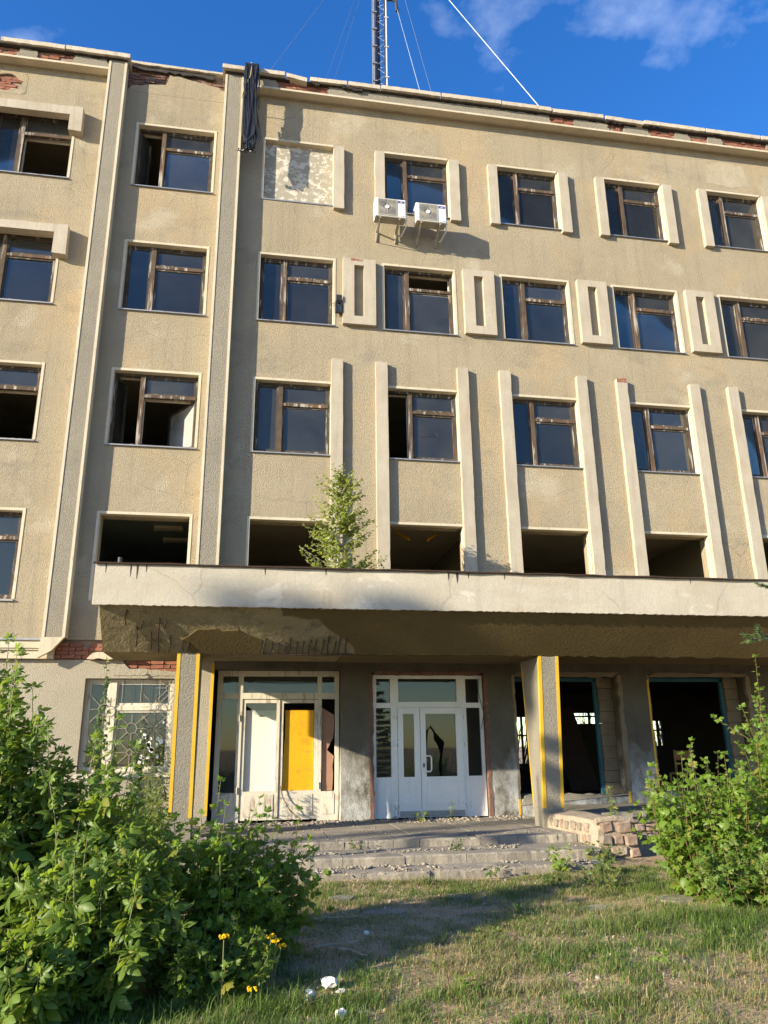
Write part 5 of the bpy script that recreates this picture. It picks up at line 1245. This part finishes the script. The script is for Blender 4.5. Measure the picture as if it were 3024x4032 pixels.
# birch sapling rooted on the canopy
def birch():
    b = (1.72, -1.6, 4.34)
    pl = Plant('birch_sapling', 'young birch growing out of the canopy roof in front of the relief strips', 'tree', b, 'birch', 'leaf_birch', 'birch_bark', 61); r = pl.r
    top = Vector((1.76, -1.6, 6.75))
    pl.stem([b, (1.70, -1.6, 5.1), (1.74, -1.58, 5.9), tuple(top)], .022, .005, True)
    for k in range(140):
        t = r.uniform(.03, .98); p = Vector(b).lerp(top, t); a = r.uniform(0, 6.283); L = (1.0-.6*t)*r.uniform(.5, 1.0)
        e = p+Vector((math.cos(a)*L, math.sin(a)*L*.8, L*r.uniform(.35, .9)))
        pl.shoot(p, e, .12, .005, .028, .088, 'alt', .15, .8, own=(k < 20))
    pl.shoot(top-Vector((0, 0, .4)), top+Vector((.03, 0, .22)), .1, .005, .05, .055, 'alt', .1, .8)
    for dx, z in ((-.75, 5.35), (-.62, 5.15), (.72, 5.75), (.80, 5.3), (.75, 5.05), (-.45, 6.0), (.55, 6.1)):
        p = Vector((1.72, -1.6, z-.45)); pl.shoot(p, Vector((1.72+dx, -1.65+r.uniform(-.2, .2), z)), .08, .007, .036, .062, 'alt', .2, .8, own=True)
    pl.finish()
birch()

# off-frame trees towards the sun, whose crowns dapple the canopy and the pylon
def tree(name, label, base, H, blobs, seed, n, size, lean=(0, 0)):
    t = thing(name, label, 'tree', base); r = random.Random(seed)
    b = Vector(base)
    MB().path([b, b+Vector((lean[0]*.3, lean[1]*.3, H*.35)), b+Vector((lean[0]*.7, lean[1]*.7, H*.7)), b+Vector((lean[0], lean[1], H))], H*.018, 8, .03).build('trunk', 'bark', t)
    mb = MB()
    M = []
    for (cx, cy, cz, rr, cnt) in blobs:
        c = Vector((cx, cy, cz)); q = b+Vector((0, 0, min(H*.9, max(1.5, (cz-b.z)*.75))))
        mb.path([q, q.lerp(c, .6)+Vector((0, 0, .2)), c], .012, 5, .005)
        for k in range(cnt):
            d = Vector((r.gauss(0, 1), r.gauss(0, 1), r.gauss(0, 1))); d.normalize(); p = c + d*rr*(r.random()**.45)
            M.append((np.array(p), size*r.uniform(.7, 1.3)))
    mb.build('branches', 'bark', t)
    v, f = LEAF['oval'][0]; R_ = np.random.RandomState(seed); nL = len(M)
    Q, _ = np.linalg.qr(R_.randn(nL, 3, 3)); S = np.array([m[1] for m in M])
    VV = np.einsum('nij,vj->nvi', Q*S[:, None, None], v) + np.array([m[0] for m in M])[:, None]
    FF = f[None]+(np.arange(nL)*len(v))[:, None, None]
    o = link('crown', fastmesh('crown', VV.reshape(-1, 3)-np.array(base), FF.reshape(-1, 3), 'leaf_tree'), t, base); o['kind'] = 'stuff'
def upsun(p, t): return (p[0]-2.05*t, p[1]-t, p[2]+.72*t)
r = random.Random(77); bl = []
for k in range(44):
    x = r.uniform(-1.7, 3.1); z = 4.17+r.uniform(-.36, .36)
    if math.sin(x*3.1+1.0)+.7*math.sin(x*7.3+z*5) > -.55: bl.append((*upsun((x, -3.4, z), 17+r.uniform(-1.2, 1.2)), r.uniform(.10, .24), r.randrange(24, 50)))
tree('lime_tree', 'tall lime tree standing up-sun of the entrance, shading the canopy edge', (-35.5, -20.6, 0), 16.0, bl, 71, 0, .17)
bl = []
for (x, y, z, rr, n) in ((5.3, -2.5, 1.9, .12, 60), (5.4, -2.45, 1.35, .16, 90), (5.3, -2.4, .85, .14, 80), (4.3, -2.6, .3, .25, 160), (4.9, -3.0, .3, .2, 130), (3.4, -2.6, .3, .22, 120)):
    bl.append((*upsun((x, y, z), 7.0+r.uniform(-.5, .5)), rr, n))
tree('lime_tree', 'slim lime tree standing up-sun of the porch, shading the right pylon', (-9.2, -9.2, 0), 6.4, bl, 72, 0, .13)
# spruce whose branch tip enters at the right of the canopy
def spruce(base, H, seed):
    t = thing('spruce_tree', 'spruce whose needled branch tip reaches in front of the canopy', 'tree', base); r = random.Random(seed); b = Vector(base)
    MB().path([b, b+Vector((0, 0, H))], .07, 8, .01).build('trunk', 'bark', t)
    mb = MB(); V, Fc = [], []; cnt = 0
    def twig(p0, p1, nn):
        nonlocal cnt
        mb.path([p0, p1], .006, 4, .003); d = (p1-p0)
        for k in range(nn):
            p = p0+d*(k+.5)/nn; q = d.normalized()*.55+Vector((r.gauss(0, .55), r.gauss(0, .55), r.gauss(0, .55))); q.normalize()
            o = q.orthogonal().normalized()*.0034; e = p+q*r.uniform(.020, .034)
            V.extend([tuple(p-o), tuple(p+o), tuple(e)]); Fc.append((cnt, cnt+1, cnt+2)); cnt += 3
    def branch(p, a, L, dz):
        e = p+Vector((math.cos(a)*L, math.sin(a)*L, dz)); mb.path([p, p.lerp(e, .5)+Vector((0, 0, -.05)), e], .012, 5, .004)
        k = .15
        while k < 1:
            q = p.lerp(e, k)
            for s_ in (-1, 1):
                aa = a+s_*r.uniform(.6, .95); l = .30*(1-k*.7); twig(q, q+Vector((math.cos(aa)*l, math.sin(aa)*l, r.uniform(-.03, .06))), int(1000*l)+40)
            k += .075
        twig(p.lerp(e, .3), e+Vector((math.cos(a)*.06, math.sin(a)*.06, .02)), int(800*L))
    z = .5
    while z < H:
        for k in range(4): branch(b+Vector((0, 0, z)), r.uniform(0, 6.28) if not (.6 < z < 3.6) else r.uniform(-1.3, 1.3), (H-z)*.32*r.uniform(.8, 1.1)+.1, r.uniform(-.1, .1))
        z += .2
    branch(b+Vector((0, 0, 2.15)), math.pi*.98, 1.62, .07); branch(b+Vector((0, 0, 2.40)), math.pi*1.01, 1.58, .07)
    mb.build('branches', 'bark', t)
    o = link('needles', fastmesh('needles', np.array(V)-np.array(base), np.array(Fc), 'needles'), t, base); o['kind'] = 'stuff'
spruce((4.5, -12.1, 0), 4.6, 81)

# tangled bare shrubs behind the building, seen through the hall windows
for i, (x, y, h) in enumerate(((9.2, 11.2, 3.6), (12.0, 11.5, 3.8), (15.2, 11.3, 3.6))):
    t = thing('bare_shrub', ('tangled shrub behind the hall window next to the right pylon', 'tangled shrub behind the window over the leaning board', 'tangled shrub behind the window past the wooden chair')[i], 'shrub', (x, y, 0), 'shrubs behind the hall'); r = random.Random(90+i); mb = MB(); M = []
    for k in range(48):
        a, q = r.uniform(0, 6.28), r.uniform(.3, 1.9); e = Vector((x+q*math.cos(a), y+.4*q*math.sin(a), h*r.uniform(.5, 1)))
        p = Vector((x+.2*q*math.cos(a), y, 0)); mb.path([p, p.lerp(e, .5)+Vector((r.uniform(-.3, .3), 0, .2)), e], .022, 5, .006)
        for j in range(5):
            s_ = p.lerp(e, r.uniform(.3, 1)); mb.path([s_, s_+Vector((r.uniform(-.5, .5), r.uniform(-.2, .2), r.uniform(-.1, .5)))], .009, 4, .003)
    mb.build('branches', 'bark', t)

# ------------------------------------------------------------------ grass
R_ = np.random.RandomState(5)
N = 430000
x = R_.uniform(-2.2, 7.6, N); y = R_.uniform(-11.3, -5.0, N)
px, py, w = project(np.stack([x, y, np.zeros(N)], 1))
keep = (px > -120) & (px < 3150) & (py < 4250) & (w > 1)
dirt = vnoise(x, y, .75, 21)*.6 + vnoise(x, y, 2.3, 22)*.4
worn = np.exp(-(((x-1.6)/.8)**2 + ((y+7.6)/1.5)**2))*.16 + np.exp(-(((x-3.2)/1.6)**2 + ((y+6.9)/.35)**2))*.30 + np.exp(-(((x-1.0)/.5)**2 + ((y+8.6)/.6)**2))*.3
lush = np.exp(-(((x-3.0)/1.4)**2 + ((y+8.9)/.9)**2))*.30 + np.exp(-(((x-3.8)/1.6)**2 + ((y+5.6)/.4)**2))*.22
tuft = np.clip((vnoise(x, y, 4.6, 23)*.6+vnoise(x, y, 9.5, 24)*.4-.29)*3.4, .26, 1.25)
dens = np.clip((1.22 - dirt*1.0 - worn*1.5 + lush)*tuft, .05, 1)
keep &= R_.rand(N) < dens
keep &= ~((y > -5.25) & (x < 5.0))
x, y, dens = x[keep], y[keep], dens[keep]; n = len(x)
strawf = np.clip(vnoise(x, y, .9, 31)*.8 + vnoise(x, y, 3.1, 32)*.5 - .27 + np.exp(-(((x-3.9)/1.0)**2 + ((y+10.1)/.6)**2))*.5 + np.exp(-(((y+5.5)/.5)**2))*.18 + np.exp(-(((x-1.8)/1.3)**2 + ((y+7.4)/1.1)**2))*.45, 0, 1)  # last term: extra straw colour over the bush's shadow, lightening and warming it
dry = (R_.rand(n) < strawf*.85).astype(np.float32)
h = R_.gamma(4.0, .0092, n)*(.55+.75*vnoise(x, y, 1.4, 33))*(.7+.6*dens)*np.where(dry > 0, .8, 1.0) + .012
tall = np.exp(-(((x-4.7)/.8)**2 + ((y+8.3)/.35)**2)) + np.exp(-(((x-.1)/.9)**2 + ((y+10.0)/.4)**2))*.6
h *= 1+1.6*tall
az = R_.uniform(0, 6.283, n); bend = h*R_.uniform(.25, 1.3, n)*np.where(dry > 0, 1.35, 1.0); wd = R_.uniform(.0014, .0036, n)
z = ground_z(x, y)
dx, dy = np.cos(az), np.sin(az); qx, qy = -dy*wd, dx*wd
zero = np.zeros(n)
b0 = np.stack([x-qx, y-qy, z-.01], 1); b1 = np.stack([x+qx, y+qy, z-.01], 1)
m0 = np.stack([x+dx*bend*.3-qx*.8, y+dy*bend*.3-qy*.8, z+h*.6], 1); m1 = np.stack([x+dx*bend*.3+qx*.8, y+dy*bend*.3+qy*.8, z+h*.6], 1)
tp = np.stack([x+dx*bend, y+dy*bend, z+h*R_.uniform(.8, 1.0, n)], 1)
V = np.stack([b0, b1, m0, m1, tp], 1).reshape(-1, 3)
i = (np.arange(n)*5)[:, None]
Fc = np.concatenate([i+[0, 1, 3], i+[0, 3, 2], i+[2, 3, 4]], 1).reshape(-1, 3)
tag(link('grass', fastmesh('grass', V, Fc, 'grass_blade', ('dry', np.repeat(dry, 5)))), 'short green and straw coloured grass before the steps', 'grass', None, 'stuff')

# dry leaves and bits of straw lying about
n = 5200
x = R_.uniform(-.2, 6.2, n); y = R_.uniform(-10.4, -4.9, n); kp = vnoise(x, y, 1.3, 51) > .45; x, y = x[kp], y[kp]; n = len(x)
v, f = LEAF['oval'][1]; Q = np.zeros((n, 3, 3)); az = R_.uniform(0, 6.283, n); sc = R_.uniform(.012, .045, n)
Q[:, 0, 0] = np.cos(az); Q[:, 0, 1] = -np.sin(az); Q[:, 1, 0] = np.sin(az); Q[:, 1, 1] = np.cos(az); Q[:, 2, 2] = 1.6; Q[:, 2, 0] = R_.uniform(-.4, .4, n); Q[:, 2, 1] = R_.uniform(-.3, .3, n)
VV = np.einsum('nij,vj->nvi', Q*sc[:, None, None], v) + np.stack([x, y, np.where((y > -5.05), .1, ground_z(x, y)+.014)], 1)[:, None]
FF = f[None]+(np.arange(n)*len(v))[:, None, None]
tag(link('leaf_litter', fastmesh('leaf_litter', VV.reshape(-1, 3), FF.reshape(-1, 3), 'dead_stick')), 'dry leaves and straw scattered over the soil', 'leaf litter', None, 'stuff')
